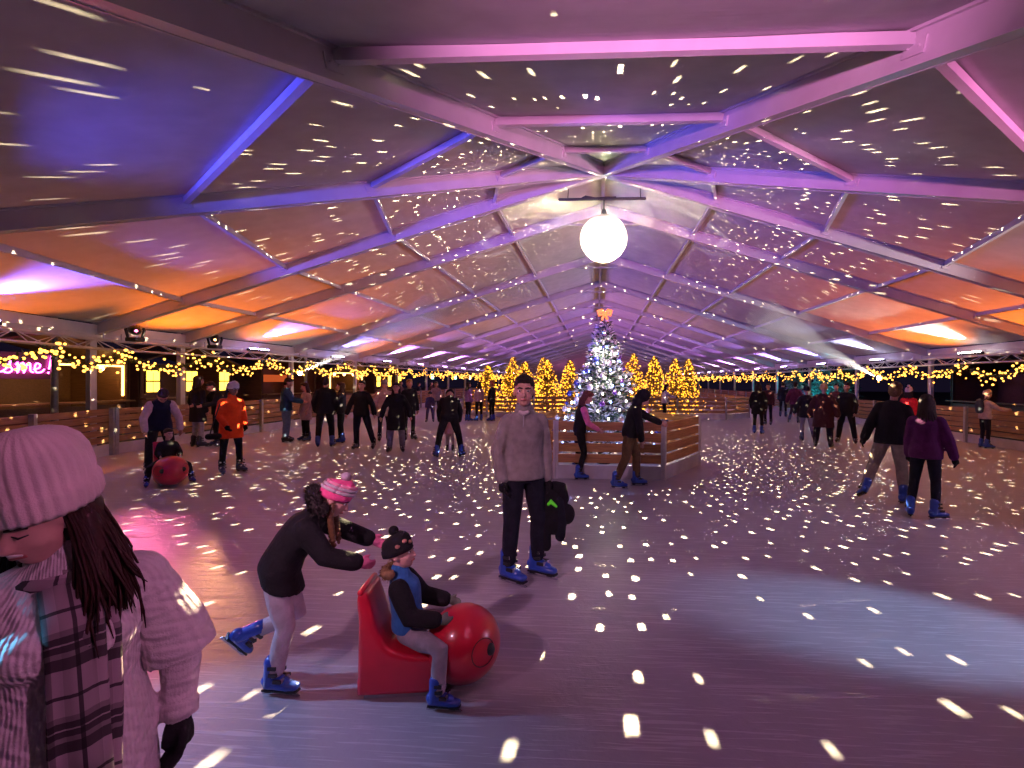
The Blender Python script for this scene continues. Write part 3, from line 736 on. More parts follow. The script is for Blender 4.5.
def nrm3(v): return Vector(v).normalized()
DARKHAIR = (.018, .011, .009)
def person(label, pos, face, height=1.72, lean=0.0, side=0.0, twist=0.0, head=(0, 0), arms=None, legs=None, toe=(12, -12),
           jacket=(.02, .02, .025), hem=-.10, puff=.02, sleeve=None, trouser=(.015, .015, .02), loose=.0, hat=None, hatcol=(.1, .1, .1), pom=None,
           hair='short', haircol=DARKHAIR, skin=(.55, .30, .22), gloves=None, skate='blue', hs=1.1, near=False, hood=False, seat=None, group='people skating', curl=.5,
           collar=None, shoulders=.155, cat='person', shirt=None, vest=None, lod=1.0, bust=0):
    """face: heading in degrees, 0 = away from the viewer, 90 = to the right. Arms/legs: directions of the two segments in the person's frame."""
    s = height/1.75
    face = face+math.degrees(math.atan2(pos[0]-CX, pos[1]))     # heading measured from the line of sight
    root = thing('person', label, cat, (pos[0], pos[1], 0 if skate else -.05), -math.radians(face), group)
    vb = (.0085 if near else .0145)*lod; vc = (.011 if near else .017)*lod
    # --- spine
    def fr(t):
        a = lean*(.35+.65*t); tw = twist*t
        up = Vector((math.sin(side*t), math.sin(a), math.cos(a))).normalized()
        rt = Vector((math.cos(tw), math.sin(tw), 0)); rt = (rt-up*rt.dot(up)).normalized(); fw = up.cross(rt)
        return rt, fw, up
    SP_ = []   # distance, point
    p = Vector((0, 0, 0)); n = 13; Ltot = .58
    for i in range(n):
        t = i/(n-1); SP_.append((t*Ltot, p.copy(), fr(t)))
        p = p+fr(min(1, t+.5/(n-1)))[2]*(Ltot/(n-1))
    def sp(d):
        if d <= 0: return SP_[0][1]+SP_[0][2][2]*d, SP_[0][2]
        k = min(d/Ltot*(n-1), n-1.001); i = int(k)
        return SP_[i][1].lerp(SP_[i+1][1], k-i), SP_[min(n-1, i+1)][2]
    legs = legs or (((-.06, .02, -1), (-.02, -.03, -1)), ((.06, .02, -1), (.02, -.03, -1)))
    arms = arms or (((-.22, .02, -1), (-.06, .22, -1)), ((.22, .02, -1), (.06, .22, -1)))
    rt0, fw0, up0 = SP_[0][2]
    J = {}
    for i, sg in ((0, -1), (1, 1)):
        hip = rt0*(sg*.092)-up0*.03; kn = hip+nrm3(legs[i][0])*.43; an = kn+nrm3(legs[i][1])*.405
        J['leg%d' % i] = [hip, kn, an]
    AH = .14 if skate else .105
    zmin = min(J['leg0'][2].z, J['leg1'][2].z)
    pz = AH-zmin if seat is None else seat/s
    off = Vector((0, 0, pz))
    for i, sg in ((0, -1), (1, 1)):
        c, (rt, fw, up) = sp(.425)
        sh_ = c+rt*(sg*shoulders); el = sh_+nrm3(arms[i][0])*.285; wr = el+nrm3(arms[i][1])*.25
        J['arm%d' % i] = [sh_, el, wr]
    nb, (rtn, fwn, upn) = sp(.53)
    hy, hp = head
    Mh = Matrix((rtn, fwn, upn)).transposed().to_4x4() @ Matrix.Rotation(-hy, 4, 'Z') @ Matrix.Rotation(-hp, 4, 'X')
    Mh = Mh.to_3x3()
    HCn = nb+upn*.045+(Mh @ Vector((0, .02, .105)))*hs
    def H(x, y, z): return (HCn+Mh @ (Vector((x, y, z))*hs)+off)*s
    def S(v): return (v+off)*s
    # --- body
    b = MB()
    def torso(mbx, prof, n=16):
        rr = []
        for d, rx, ry, yo in prof:
            c, (rt, fw, up) = sp(d)
            rr.append([S(c+fw*yo+rt*(rx*math.cos(2*PI*j/n))+fw*(ry*math.sin(2*PI*j/n))) for j in range(n)])
        mbx.rings(rr)
    torso(b, [(-.10, .11, .09, 0), (-.02, .15, .10, 0), (.12, .125, .09, 0), (.28, .14, .10, .01), (.40, .15, .095, .01), (.47, .11, .07, 0), (.52, .055, .055, 0)])
    b.limb([S(nb-upn*.06), S(nb+upn*.06), S(HCn-Mh @ Vector((0, .02, .05)))], [.055*s, .052*s, .05*s], 10)
    for i in (0, 1):
        a = J['arm%d' % i]; b.limb([S(a[0]), S(a[0].lerp(a[1], .5)), S(a[1]), S(a[1].lerp(a[2], .35)), S(a[2])], [.05*s, .046*s, .038*s, .038*s, .027*s], 10)
        l = J['leg%d' % i]; b.limb([S(l[0]), S(l[0].lerp(l[1], .5)), S(l[1]), S(l[1].lerp(l[2], .35)), S(l[2]+Vector((0, 0, .03)))], [.08*s, .072*s, .052*s, .052*s, .036*s], 10)
    # head: cranium, face, jaw, nose, ears, brow
    k = s*hs
    b.ell(H(0, -.012, .03), (.076*k, .094*k, .088*k), Mh); b.ell(H(0, .028, -.03), (.06*k, .068*k, .085*k), Mh); b.ell(H(0, .045, -.085), (.038*k, .04*k, .028*k), Mh)
    b.limb([H(0, .088, .01), H(0, .105, -.022), H(0, .108, -.034)], [.009*k, .013*k, .014*k], 8)
    for sg in (-1, 1):
        b.ell(H(sg*.074, -.005, -.012), (.012*k, .022*k, .032*k), Mh, 8, 6); b.ell(H(sg*.035, .05, -.035), (.026*k, .03*k, .026*k), Mh, 8, 6)
    b.ell(H(0, .07, .03), (.05*k, .02*k, .014*k), Mh, 10, 6); b.ell(H(0, .088, -.062), (.022*k, .010*k, .009*k), Mh, 8, 5)
    # hands
    def hand(mbx, i, fat=0.0):
        a = J['arm%d' % i]; sg = (-1, 1)[i]; d = (a[2]-a[1]).normalized(); inw = Vector((-sg, .25, 0)); inw = (inw-d*inw.dot(d)).normalized()
        sd = d.cross(inw).normalized()
        if sd.y < 0 and abs(d.z) > .5: sd = -sd          # thumb side forward
        if abs(d.z) <= .5 and sd.z < 0: sd = -sd         # thumb side up when reaching
        w0 = a[2]
        mbx.limb([S(w0+d*.0), S(w0+d*.045), S(w0+d*.085)], [(.026*s+fat, .02*s+fat), (.040*s+fat, .018*s+fat), (.040*s+fat, .017*s+fat)], 10)
        mbx.ell(S(w0+d*.05), ((.034)*s+fat, .034*s+fat, .04*s+fat*.5), None, 8, 6)
        for f, (o_, L) in enumerate(((.033, .066), (.011, .076), (-.011, .072), (-.032, .056))):
            b0 = w0+d*.085+sd*o_; c1 = curl*.7; c2 = curl*1.5
            p1 = b0+(d*math.cos(c1)+inw*math.sin(c1))*L*.5; p2 = p1+(d*math.cos(c2)+inw*math.sin(c2))*L*.5
            mbx.limb([S(b0-d*.015), S(b0), S(p1), S(p2)], [.0095*s+fat*.6, .0098*s+fat*.6, .009*s+fat*.6, .0075*s+fat*.6], 7)
        t0 = w0+d*.03+sd*.03; t1 = t0+(sd*.8+d*.5+inw*.3).normalized()*.04; t2 = t1+(d*.9+inw*.35+sd*.2).normalized()*.035
        mbx.limb([S(t0), S(t1), S(t2)], [.013*s+fat*.6, .011*s+fat*.6, .009*s+fat*.6], 7)
    for i in (0, 1): hand(b, i)
    skm = mat('skin_%02d%02d%02d' % tuple(int(c*99) for c in skin), skin, .5, noise=.08, nscale=20)
    body = remesh(b, 'body', skm, root, vb, 2)
    # face details
    em = mat('eye', (.02, .012, .01), .2); wm = mat('eye_white', (.6, .58, .56), .3); lm = mat('lips', (.42, .12, .11), .5)
    for sg in (-1, 1):
        e = MB().ell(H(sg*.031, .081, .004), (.013*k, .009*k, .008*k), Mh, 8, 6).build('eye', wm, root, True)
        MB().ell(H(sg*.031, .088, .004), (.006*k, .005*k, .0065*k), Mh, 8, 6).build('iris', em, e, True)
        MB().limb([H(sg*.012, .094, .024), H(sg*.032, .092, .029), H(sg*.05, .078, .023)], [.004*k, .005*k, .003*k], 6).build('eyebrow', mat('brow', haircol if sum(haircol) < .6 else (.2, .15, .1), .8), root, True)
    MB().limb([H(-.024, .088, -.062), H(0, .098, -.060), H(.024, .088, -.062)], [.004*k, .0075*k, .004*k], 6).build('mouth', lm, root, True)
    # --- trousers
    t = MB(); lo = loose
    torso(t, [(-.12, .12, .10, 0), (-.03, .162, .115, 0), (.06, .15, .105, 0), (.09, .143, .10, 0)])
    for i in (0, 1):
        l = J['leg%d' % i]
        ks = l[0].lerp(l[1], .55); cf = l[1].lerp(l[2], .4); ank = l[1].lerp(l[2], .87)
        kb = Vector((0, .012, 0))
        t.limb([S(l[0]), S(ks), S(l[1]+kb), S(cf), S(ank)], [(.095+lo*.6)*s, (.083+lo)*s, (.064+lo)*s, (.061+lo)*s, (.052+lo*.9)*s], 12)
    remesh(t, 'trousers', cloth(trouser), root, vc, 4)
    # --- jacket
    if jacket is not None:
        c = MB(); o_ = puff
        prof = []
        if hem < -.16:
            pass
        dn = hem
        c0, (rt, fw, up) = sp(0)
        wd_ = .187+o_
        low = MB()
        rr = []; nn = 18
        lm_ = (J['leg0'][0]+J['leg1'][0])/2; kmid = (J['leg0'][1]+J['leg1'][1])/2; kd = (kmid-lm_).normalized()
        for q_ in (1.0, .75, .5, .25, 0.0):
            cc = lm_*0+kd*(-dn*q_)*1.0 if q_ > 0 else Vector((0, 0, 0))
            f_ = 1+max(0, -dn-.12)*q_*.55
            rr.append([S(cc+rt*((wd_-.005)*f_*math.cos(2*PI*j/nn))+fw*((.12+o_)*f_*math.sin(2*PI*j/nn))) for j in range(nn)])
        for d, rx, ry, yo in ((.06, .17, .118, 0), (.14, .15, .108, 0), (.24, .15, .11, .005), (.34, .165, .115, .01), (.40, .160, .108, .008), (.45, .135, .09, 0), (.49, .092, .08, -.005), (.53, .07, .072, 0)):
            cc, (a1, a2, a3) = sp(d)
            g_ = o_ if d < .45 else o_*.6
            rr.append([S(cc+a2*yo+a1*((rx+g_)*math.cos(2*PI*j/nn))+a2*((ry+g_)*math.sin(2*PI*j/nn))) for j in range(nn)])
        c.rings(rr)
        for sg in (-1, 1):
            i_ = 0 if sg < 0 else 1
            c.limb([S(sp(.50)[0]), S(J['arm%d' % i_][0]+Vector((0, 0, -.005)))], [(.05+o_*.4)*s, (.055+o_*.5)*s], 10)
        if vest is None or True:
            sl_ = sleeve or (.062, .058, .050, .047, .042)
            tgt = MB() if vest is not None else c
            for i in (0, 1):
                a = J['arm%d' % i]; e = .96
                tgt.limb([S(a[0]), S(a[0].lerp(a[1], .5)), S(a[1]), S(a[1].lerp(a[2], .45)), S(a[1].lerp(a[2], e))], [(x+o_*.75)*s for x in sl_], 12)
            if vest is not None:
                torso(tgt, [(.0, .15, .1, 0), (.2, .14, .1, 0), (.42, .16, .1, 0), (.5, .08, .06, 0)])
                remesh(tgt, 'shirt', cloth(vest), root, vc, 4)
        if bust:
            for sg in (-1, 1):
                cc, (a1, a2, a3) = sp(.31)
                c.ell(S(cc+a1*sg*.075+a2*(.085+o_*.7)), (bust*s, bust*s, bust*s))
        if hood:
            c.ell(H(0, -.035, .02), (.108*k, .118*k, .125*k), Mh); c.limb([S(nb-upn*.05), H(0, -.06, -.08)], [.09*s, .10*s], 12)
        elif collar:
            c.limb([S(nb-upn*.03), S(nb+upn*.035)], [.082*s, .078*s], 14)
        remesh(c, 'vest' if vest is not None else 'jacket', cloth(jacket), root, vc, 5)
    # --- hair
    hm = mat('hair_%02d%02d%02d' % tuple(int(x*99) for x in haircol), haircol, .6, noise=.4, nscale=60, bump=.5, bscale=120, spec=.25)
    if not hood:
        h = MB()
        if hair in ('short', 'long', 'bob', 'tail'):
            h.ell(H(0, -.022, .045), (.083*k, .098*k, .088*k), Mh); h.ell(H(0, -.05, -.01), (.078*k, .066*k, .085*k), Mh)
            h.ell(H(0, .045, .092), (.058*k, .05*k, .034*k), Mh)
        if hair in ('long', 'bob'):
            dl = .30 if hair == 'long' else .13
            st_ = MB(); rhh = random.Random(int(abs(pos[0])*1000))
            for j in range(26):
                u = j/25; an = PI*(1.0+u) ; x = math.cos(an)*.078; y = -.015+math.sin(an)*.075
                top = H(x, y, .03); mid = H(x*1.08, y*1.05-.005, -.10)
                end = mid+Vector((0, 0, -dl*s))*(.85+.15*math.sin(j*2.1))+(Mh @ Vector((x*.25, -.03 if hair == 'long' else 0, 0)))*s
                end = end+Vector((rhh.gauss(0, .012), rhh.gauss(0, .012), rhh.gauss(0, .025)))
                st_.limb([top, mid, mid.lerp(end, .5)+Vector((rhh.gauss(0, .008), rhh.gauss(0, .008), 0)), end], [.016*k, .019*k, .018*k, .004*k], 7)
            st_.build('long_hair', hm, root, True)
        if hair == 'tail':
            h.limb([H(0, -.10, .05), H(0, -.15, -.02), H(0, -.14, -.18), H(0, -.12, -.26)], [.03*k, .035*k, .03*k, .01*k], 8)
        if h.v: remesh(h, 'hair', hm, root, vc*.8, 2)
    # --- hat
    if hat:
        bt = MB(); rr = []; nn = 40 if near else 24
        for (z, r_) in ((.0, .090), (.022, .094), (.045, .094), (.05, .089), (.08, .088), (.105, .078), (.128, .055), (.142, .022)):
            rr.append([H(math.cos(2*PI*j/nn)*r_*(1+(.02 if near and j % 2 else 0)), -.012+math.sin(2*PI*j/nn)*(r_+.017), z+.018*(math.sin(2*PI*j/nn))) for j in range(nn)])
        bt.rings(rr); ho = bt.build('hat', cloth(hatcol), root, True)
        if pom:
            MB().ell(H(0, -.02, .165), (.036*k, .036*k, .034*k), Mh).build('pompom', cloth(pom), ho, True)
    # --- gloves
    if gloves is not None:
        gmh = MB()
        for i in (0, 1):
            one = MB(); hand(one, i, .006*s); a = J['arm%d' % i]; d = (a[2]-a[1]).normalized()
            one.limb([S(a[2]-d*.04), S(a[2]+d*.02)], [.036*s, .034*s], 10)
            remesh(one, 'glove', cloth(gloves), root, vb, 1)
    # --- skates
    if skate is None:
        for i in (0, 1):
            an = J['leg%d' % i][2]; kobj = bpy.data.objects.new('shoe', SK['black']); COL.objects.link(kobj); kobj.parent = root; kobj.matrix_basis = Matrix.Translation(S(an)) @ Matrix.Scale(s, 4)
    if skate:
        for i in (0, 1):
            an = J['leg%d' % i][2]; shd = (J['leg%d' % i][2]-J['leg%d' % i][1]).normalized()
            lifted = an.z-zmin > .07 and seat is None
            ta = math.radians(toe[i]) * (1 if True else 0)
            f = Vector((math.sin(-ta), math.cos(ta), 0))
            if lifted:
                u = -shd; f = (f-u*f.dot(u)).normalized()
            else: u = Vector((0, 0, 1))
            x = f.cross(u)
            M = Matrix((x, f, u)).transposed().to_4x4(); M.translation = S(an); M = M @ Matrix.Scale(s*1.06 if height > 1.4 else s*1.1, 4)
            if not lifted: M.translation.z = .14*s*(1.06 if height > 1.4 else 1.1)-(0 if seat is None else 0)+max(0, (S(an).z-.14*s))*(0 if an.z-zmin < .05 else 1)
            kobj = bpy.data.objects.new('skate', SK[skate]); COL.objects.link(kobj); kobj.parent = root; kobj.matrix_basis = M
            for nm in ('holder', 'blade', 'strap', 'buckle'):
                q_ = bpy.data.objects.new({'holder': 'blade_holder'}.get(nm, nm), SK[nm]); COL.objects.link(q_); q_.parent = kobj
    return root, J, H, S, Mh, s
# ---- poses
def stand(sp=.06): return (((-sp, .02, -1), (-sp*.5, -.03, -1)), ((sp, .02, -1), (sp*.5, -.03, -1)))
def stride_back(i=0):
    L = [((-.06, .05, -1), (-.02, -.05, -1)), ((.06, .05, -1), (.02, -.05, -1))]
    L[i] = (((-.12 if i == 0 else .12), -.10, -1), ((-.08 if i == 0 else .08), -.62, -.85)); return tuple(L)
POCK = (((-.34, -.10, -1), (.10, .42, -1)), ((.34, -.10, -1), (-.10, .42, -1)))
OUT = (((-.55, .05, -1), (-.25, .2, -1)), ((.55, .05, -1), (.25, .2, -1)))
FWD = (((-.2, .55, -.8), (.1, 1, -.2)), ((.2, .55, -.8), (-.1, 1, -.2)))

# --- the man in the grey sweater
mp = G(523, 579)
mn = person('man in a grey half-zip sweater and dark trousers standing in the centre of the ice', mp, 160, 1.80, head=(.38, .02), twist=.0,
            arms=(((-.20, -.02, -1), (-.03, .12, -1)), ((.30, -.12, -1), (-.10, .30, -1))),
            legs=(((-.10, .03, -1), (-.02, -.05, -1)), ((.07, .05, -1), (.05, -.02, -1))), toe=(38, 30),
            jacket=(.26, .23, .22), hem=-.09, puff=.018, trouser=(.012, .013, .022), loose=.012, hair='short', haircol=(.02, .012, .01), skin=(.60, .32, .25), collar=True, near=True, gloves=(.012, .012, .014), hs=1.18)
# sweater zip and the white shirt showing at the neck
root, J, H_, S_, Mh_, s_ = mn
# --- dark child's jacket in his hand
cj = Vector(G(551, 583, 0)); 
wl = root.matrix_basis @ S_(J['arm0'][2]) if False else None
Mroot = Matrix.Translation(Vector((mp.x, mp.y, 0))) @ Matrix.Rotation(root.rotation_euler.z, 4, 'Z')
wr = Mroot @ (S_(J['arm0'][2]+(J['arm0'][2]-J['arm0'][1]).normalized()*.08))
jt = thing('carried_jacket', 'small black jacket with a bright green patch held by the man in grey', 'jacket', wr, .25)
c = MB()
c.limb([(0, 0, .0), (.03, 0, -.05), (.07, .0, -.18), (.07, 0, -.34), (.06, 0, -.40)], [(.05, .04), (.11, .06), (.13, .075), (.125, .075), (.11, .06)], 14)
c.limb([(.06, 0, .0), (.12, 0, -.02), (.15, 0, -.12)], [.06, .075, .06], 10)
jk = remesh(c, 'body', cloth((.010, .010, .013)), jt, .012, 4)
remesh(MB().limb([(.0, .0, -.12), (-.02, -.01, -.36), (-.01, 0, -.56)], [.06, .055, .05], 10), 'sleeve', cloth((.010, .010, .013)), jt, .012, 3)
remesh(MB().limb([(.10, -.02, -.12), (.125, -.03, -.34), (.12, -.02, -.47)], [.06, .055, .05], 10), 'sleeve', cloth((.010, .012, .02)), jt, .012, 3)
remesh(MB().ell((.19, .02, -.27), (.08, .08, .10)), 'hood', cloth((.010, .010, .013)), jt, .012, 3)
MB().limb([(.0, -.055, -.15), (.02, -.075, -.12), (.07, -.08, -.165)], [.014, .024, .012], 8).build('green_patch', mat('neon_green', (.12, .75, .03), .6, emit=(.1, .8, .02), estr=.15), jt, True)
# shirt collar of the man
nk = S_(Vector((0, 0, 0)))
MB().limb([H_(-.03, .055, -.155), H_(0, .07, -.165), H_(.03, .055, -.155)], [.016, .022, .016], 8).build('shirt_collar', cloth((.6, .5, .52)), root, True)
MB().limb([H_(0, .085, -.175), H_(.004, .105, -.26)], [.005, .004], 6).build('zip', STEEL, root, True)

# --- girl pushing the seal
gp = G(279, 686)
girl = person('girl in a black parka and pink pompom hat bending to push the red seal aid', gp, 102, 1.25, lean=.92, head=(.1, -.30),
              arms=(((-.20, .80, -.45), (.05, 1, -.50)), ((.15, .60, -.90), (-.05, 1, -.34))),
              legs=(((-.10, .28, -1), (-.05, -1, -.40)), ((.06, .16, -1), (.0, -.16, -1))), toe=(10, -25),
              jacket=(.012, .013, .017), hem=-.16, puff=.046, trouser=(.44, .42, .47), loose=.012, hat=True, hatcol=(.85, .10, .30), pom=(.42, .36, .42), hair='none', haircol=(.10, .05, .025), skin=(.6, .34, .28), gloves=(.55, .13, .25), hs=1.22, near=True, shoulders=.16)
root, J, H_, S_, Mh_, s_ = girl
# braids, fur hood, white hat bands
for sg in (-1, 1):
    br = MB(); pts = [H_(sg*.075, .02, -.03), H_(sg*.085, .05, -.10)]; e = pts[-1]
    pts += [e+Vector((sg*.01, .012, -.10)), e+Vector((sg*.01, .02, -.20))]
    br.limb(pts, [.016, .019, .017, .008], 8)
    for kk in range(7):
        q_ = pts[1].lerp(pts[3], kk/7); br.ell(q_, (.021, .021, .016), nu=8, nv=5)
    br.build('braid', mat('braid_hair', (.12, .055, .02), .5, noise=.3, nscale=50), root, True)
fu = MB(); rf = random.Random(3); fc = []
for j in range(15):
    a = PI*(.92+1.16*j/14); fc.append(H_(math.cos(a)*.115, -.045+math.sin(a)*.10, -.085+.06*abs(math.sin(a))))
fu.limb(fc, [.04]*15, 8)
for j in range(2600):
    k_ = rf.random()*13.99; i_ = int(k_); p_ = fc[i_].lerp(fc[i_+1], k_-i_); d_ = Vector((rf.gauss(0, 1), rf.gauss(0, 1), rf.gauss(0, 1))).normalized()
    q_ = p_+d_*rf.uniform(.045, .066); x_ = d_.orthogonal().normalized()*.005; bi = len(fu.v); p_ = p_+d_*.034
    fu.v += [tuple(p_+x_), tuple(p_-x_), tuple(q_)]; fu.f.append((bi, bi+1, bi+2))
fu.build('fur_hood', mat('dark_fur', (.02, .016, .014), .8, noise=.4, nscale=40), root, True)
for z, r_, cc in ((.062, .092, (.55, .48, .52)), (.088, .0875, (.50, .42, .48)), (.108, .078, (.80, .30, .42))):
    rr = [H_(math.cos(2*PI*j/30)*(r_+.002), -.012+math.sin(2*PI*j/30)*(r_+.019), z+.018*math.sin(2*PI*j/30)) for j in range(31)]
    MB().limb(rr, [.0105]*31, 8, False).build('hat_band', cloth(cc), root, True)

# --- red seal aids
def seal(name_label, loc, face, sc=1.0):
    face = face+math.degrees(math.atan2(loc[0]-CX, loc[1]))
    t = thing('seal_skating_aid', name_label, 'skating aid', loc, -math.radians(face), 'red skating aids')
    red = mat('red_plastic', (.62, .012, .04), .28, noise=.06, coat=.5)
    b = MB()
    poly = [(-.39, .03), (.05, .03), (.16, .06), (.16, .26), (.02, .27), (-.10, .285), (-.20, .33), (-.26, .43), (-.30, .58), (-.33, .68), (-.37, .70), (-.395, .66), (-.385, .5)]
    b.prism([(y*sc, z*sc) for y, z in poly], -.155*sc, .155*sc)
    remesh(b, 'seat', red, t, .014, 8)
    b = MB(); b.ell((0, .26*sc, .27*sc), (.245*sc, .25*sc, .25*sc), nu=28, nv=18); b.build('head', red, t, True)
    for sg in (-1, 1):
        # eye ring and pupil on each cheek
        n_ = Vector((sg*.74, .62, .12)).normalized(); c0 = Vector((0, .26, .27))*sc+n_*.247*sc; u_ = n_.orthogonal().normalized(); v_ = n_.cross(u_)
        ringp = [c0-n_*.012*sc+u_*(math.cos(a)*.085*sc)+v_*(math.sin(a)*.085*sc) for a in [2*PI*j/24 for j in range(25)]]
        MB().limb(ringp, [.0035*sc]*25, 6, False).build('eye_ring', mat('dark_red', (.10, .006, .012), .4), t, True)
        n2 = Vector((sg*.60, .80, .12)).normalized(); c2 = Vector((0, .26, .27))*sc+n2*.242*sc
        MB().ell(c2, (.032*sc, .032*sc, .04*sc), nu=12, nv=8).build('pupil', BLACK, t, True)
    for sg in (-1, 1): MB().box((sg*.11*sc, -.1*sc, .018*sc), (.03*sc, .5*sc, .034*sc)).build('runner', STEEL, t)
    MB().limb([(-.14*sc, -.37*sc, .69*sc), (.14*sc, -.37*sc, .69*sc)], [.02*sc, .02*sc], 8).build('handle', red, t, True)
    return t
sp_ = G(424, 684); seal('red plastic seal skating aid with a black eye carrying the boy in blue', (sp_.x, sp_.y, 0), 102, .90)
# --- boy riding it
bx = sp_+Vector((-.09, -.02, 0))
boy = person('boy in a blue and black jacket and dark pompom hat riding the red seal aid', bx, 102, 1.08, lean=-.25, head=(.1, .1), seat=.37,
             arms=(((-.25, .55, -.8), (.05, 1, -.25)), ((.28, .45, -.85), (-.15, 1, -.22))),
             legs=(((-.62, .85, -.12), (-.10, .05, -1)), ((.62, .85, -.12), (.12, .0, -1))), toe=(10, -12), jacket=(.03, .13, .36), hem=-.07, puff=.035, trouser=(.30, .27, .31), loose=.014,
             hat=True, hatcol=(.015, .014, .018), pom=(.012, .012, .014), hair='none', skin=(.62, .36, .30), gloves=(.16, .20, .16), hs=1.35, near=True, collar=True, shoulders=.155)
root, J, H_, S_, Mh_, s_ = boy
for i in (0, 1):
    a = J['arm%d' % i]
    remesh(MB().limb([S_(a[0]), S_(a[0].lerp(a[1], .5)), S_(a[1]), S_(a[1].lerp(a[2], .9))], [.098*s_, .098*s_, .092*s_, .08*s_], 12), 'sleeve', cloth((.012, .012, .018)), root, .011, 3)
ff = MB(); fc = [H_(math.cos(a)*.095, -.05+math.sin(a)*.06, -.115) for a in [PI*(1+j/10) for j in range(11)]]
ff.limb(fc, [.03]*11, 8)
for j in range(400):
    k_ = rf.random()*9.99; i_ = int(k_); p_ = fc[i_].lerp(fc[i_+1], k_-i_); d_ = Vector((rf.gauss(0, 1), rf.gauss(0, 1), rf.gauss(0, 1))).normalized()
    q_ = p_+d_*rf.uniform(.035, .052); x_ = d_.orthogonal().normalized()*.005; bi = len(ff.v); p_ = p_+d_*.02
    ff.v += [tuple(p_+x_), tuple(p_-x_), tuple(q_)]; ff.f.append((bi, bi+1, bi+2))
ff.build('fur_collar', mat('brown_fur', (.22, .13, .06), .8, noise=.4, nscale=40), root, True)
for j, (a0, zz) in enumerate(((.35, .07), (.9, .095), (1.4, .075))):
    MB().ell(H_(math.cos(a0)*.085, -.012+math.sin(a0)*.10, zz), (.016, .016, .012), nu=8, nv=5).build('hat_patch', cloth((.45, .22, .16)), root, True)

# --- two girls at the tree barrier
p = G(579, 479)
person('girl with long brown hair, pink sleeves and black vest holding the tree barrier', p, 78, 1.62, lean=.22, head=(.1, .3), arms=(((-.12, .35, -1), (.1, .8, -.45)), ((.16, .30, -1), (-.1, .8, -.5))), legs=(((-.05, .0, -1), (0, -.14, -1)), ((.05, .16, -1), (0, -.22, -1))), toe=(8, -8),
       jacket=(.02, .014, .02), vest=(.85, .22, .42), hem=-.06, puff=.012, trouser=(.012, .011, .015), hair='long', haircol=(.14, .05, .03), skin=(.6, .34, .28), near=True, lod=1.2)
p = G(629, 487)
person('person in a black hoodie and olive trousers leaning on the tree barrier post', p, 84, 1.70, lean=.42, head=(.0, .35), arms=(((-.15, .95, -.55), (0, 1, -.45)), ((.15, .20, -1), (-.02, .12, -1))), legs=(((-.06, .34, -1), (0, .04, -1)), ((.10, -.20, -1), (.05, -.40, -1))), toe=(5, -10),
       jacket=(.014, .012, .014), hem=-.08, puff=.025, trouser=(.10, .06, .028), loose=.016, hood=True, skin=(.5, .28, .22), near=True, lod=1.2)

# --- couple skating away on the right
p = G(890, 502)
person('man in a black jacket and grey trousers skating away on the right, foot lifted', p, 8, 1.80, lean=.14, side=.10, arms=(((-.50, -.15, -1), (-.35, .05, -1)), ((.35, .1, -1), (.1, .3, -1))),
       legs=(((-.30, -.05, -1), (-.20, -.55, -.9)), ((.10, .06, -1), (.10, -.06, -1))), toe=(20, -25), jacket=(.010, .010, .011), hem=-.12, puff=.035, trouser=(.27, .225, .195), loose=.018, hair='short', haircol=(.16, .09, .05), gloves=(.01, .01, .01), near=True, lod=1.2, skin=(.5, .28, .22))
p = G(925, 518)
person('woman in a purple jacket and dark jeans skating away beside the man in black', p, 4, 1.63, lean=.06, head=(-.1, .1), arms=(((-.20, .05, -1), (-.02, .3, -1)), ((.42, -.05, -1), (.25, .12, -1))),
       legs=(((-.10, .02, -1), (-.10, -.12, -1)), ((.06, .03, -1), (.02, -.05, -1))), toe=(10, -45), jacket=(.075, .012, .075), hem=-.12, puff=.03, trouser=(.012, .016, .03), loose=.004, hair='long', haircol=(.018, .010, .010), gloves=(.01, .01, .01), near=True, lod=1.2, collar=True)
p = G(908, 446)
person('person in red with a white pompom hat half hidden behind the skating couple', p, 20, 1.66, jacket=(.75, .03, .04), trouser=(.02, .02, .03), hat=True, hatcol=(.7, .62, .6), pom=(.75, .68, .6), hair='bob')
p = Vector((11.05, 14.3, 0))
fx = person('person in a beige jacket and knit hat with a backpack holding the right barrier', p, 55, 1.60, lean=.08, arms=(((-.2, .3, -1), (0, .8, -.6)), ((.2, .75, -.6), (0, 1, -.1))), jacket=(.50, .42, .40), hem=-.08, puff=.025, trouser=(.02, .02, .025), hat=True, hatcol=(.55, .42, .28), hair='none', skate='blue', lod=1)
root = fx[0]; S_ = fx[3]; J = fx[1]
bpk = thing('backpack', 'small dark backpack on the back of the person in beige by the right barrier', 'backpack', (p.x, p.y, 0), root.rotation_euler.z)
c_ = S_(Vector((0, -.17, .33)))
remesh(MB().limb([c_-Vector((0, 0, .16)), c_, c_+Vector((0, 0, .14))], [(.13, .07), (.14, .085), (.11, .07)], 12), 'bag', cloth((.05, .07, .09)), bpk, .015, 5)
for sg in (-1, 1): MB().limb([c_+Vector((sg*.09, .03, .16)), c_+Vector((sg*.11, .10, .21)), c_+Vector((sg*.13, .24, .12)), c_+Vector((sg*.13, .12, -.1))], [.014]*4, 6).build('strap', BLACK, bpk, True)

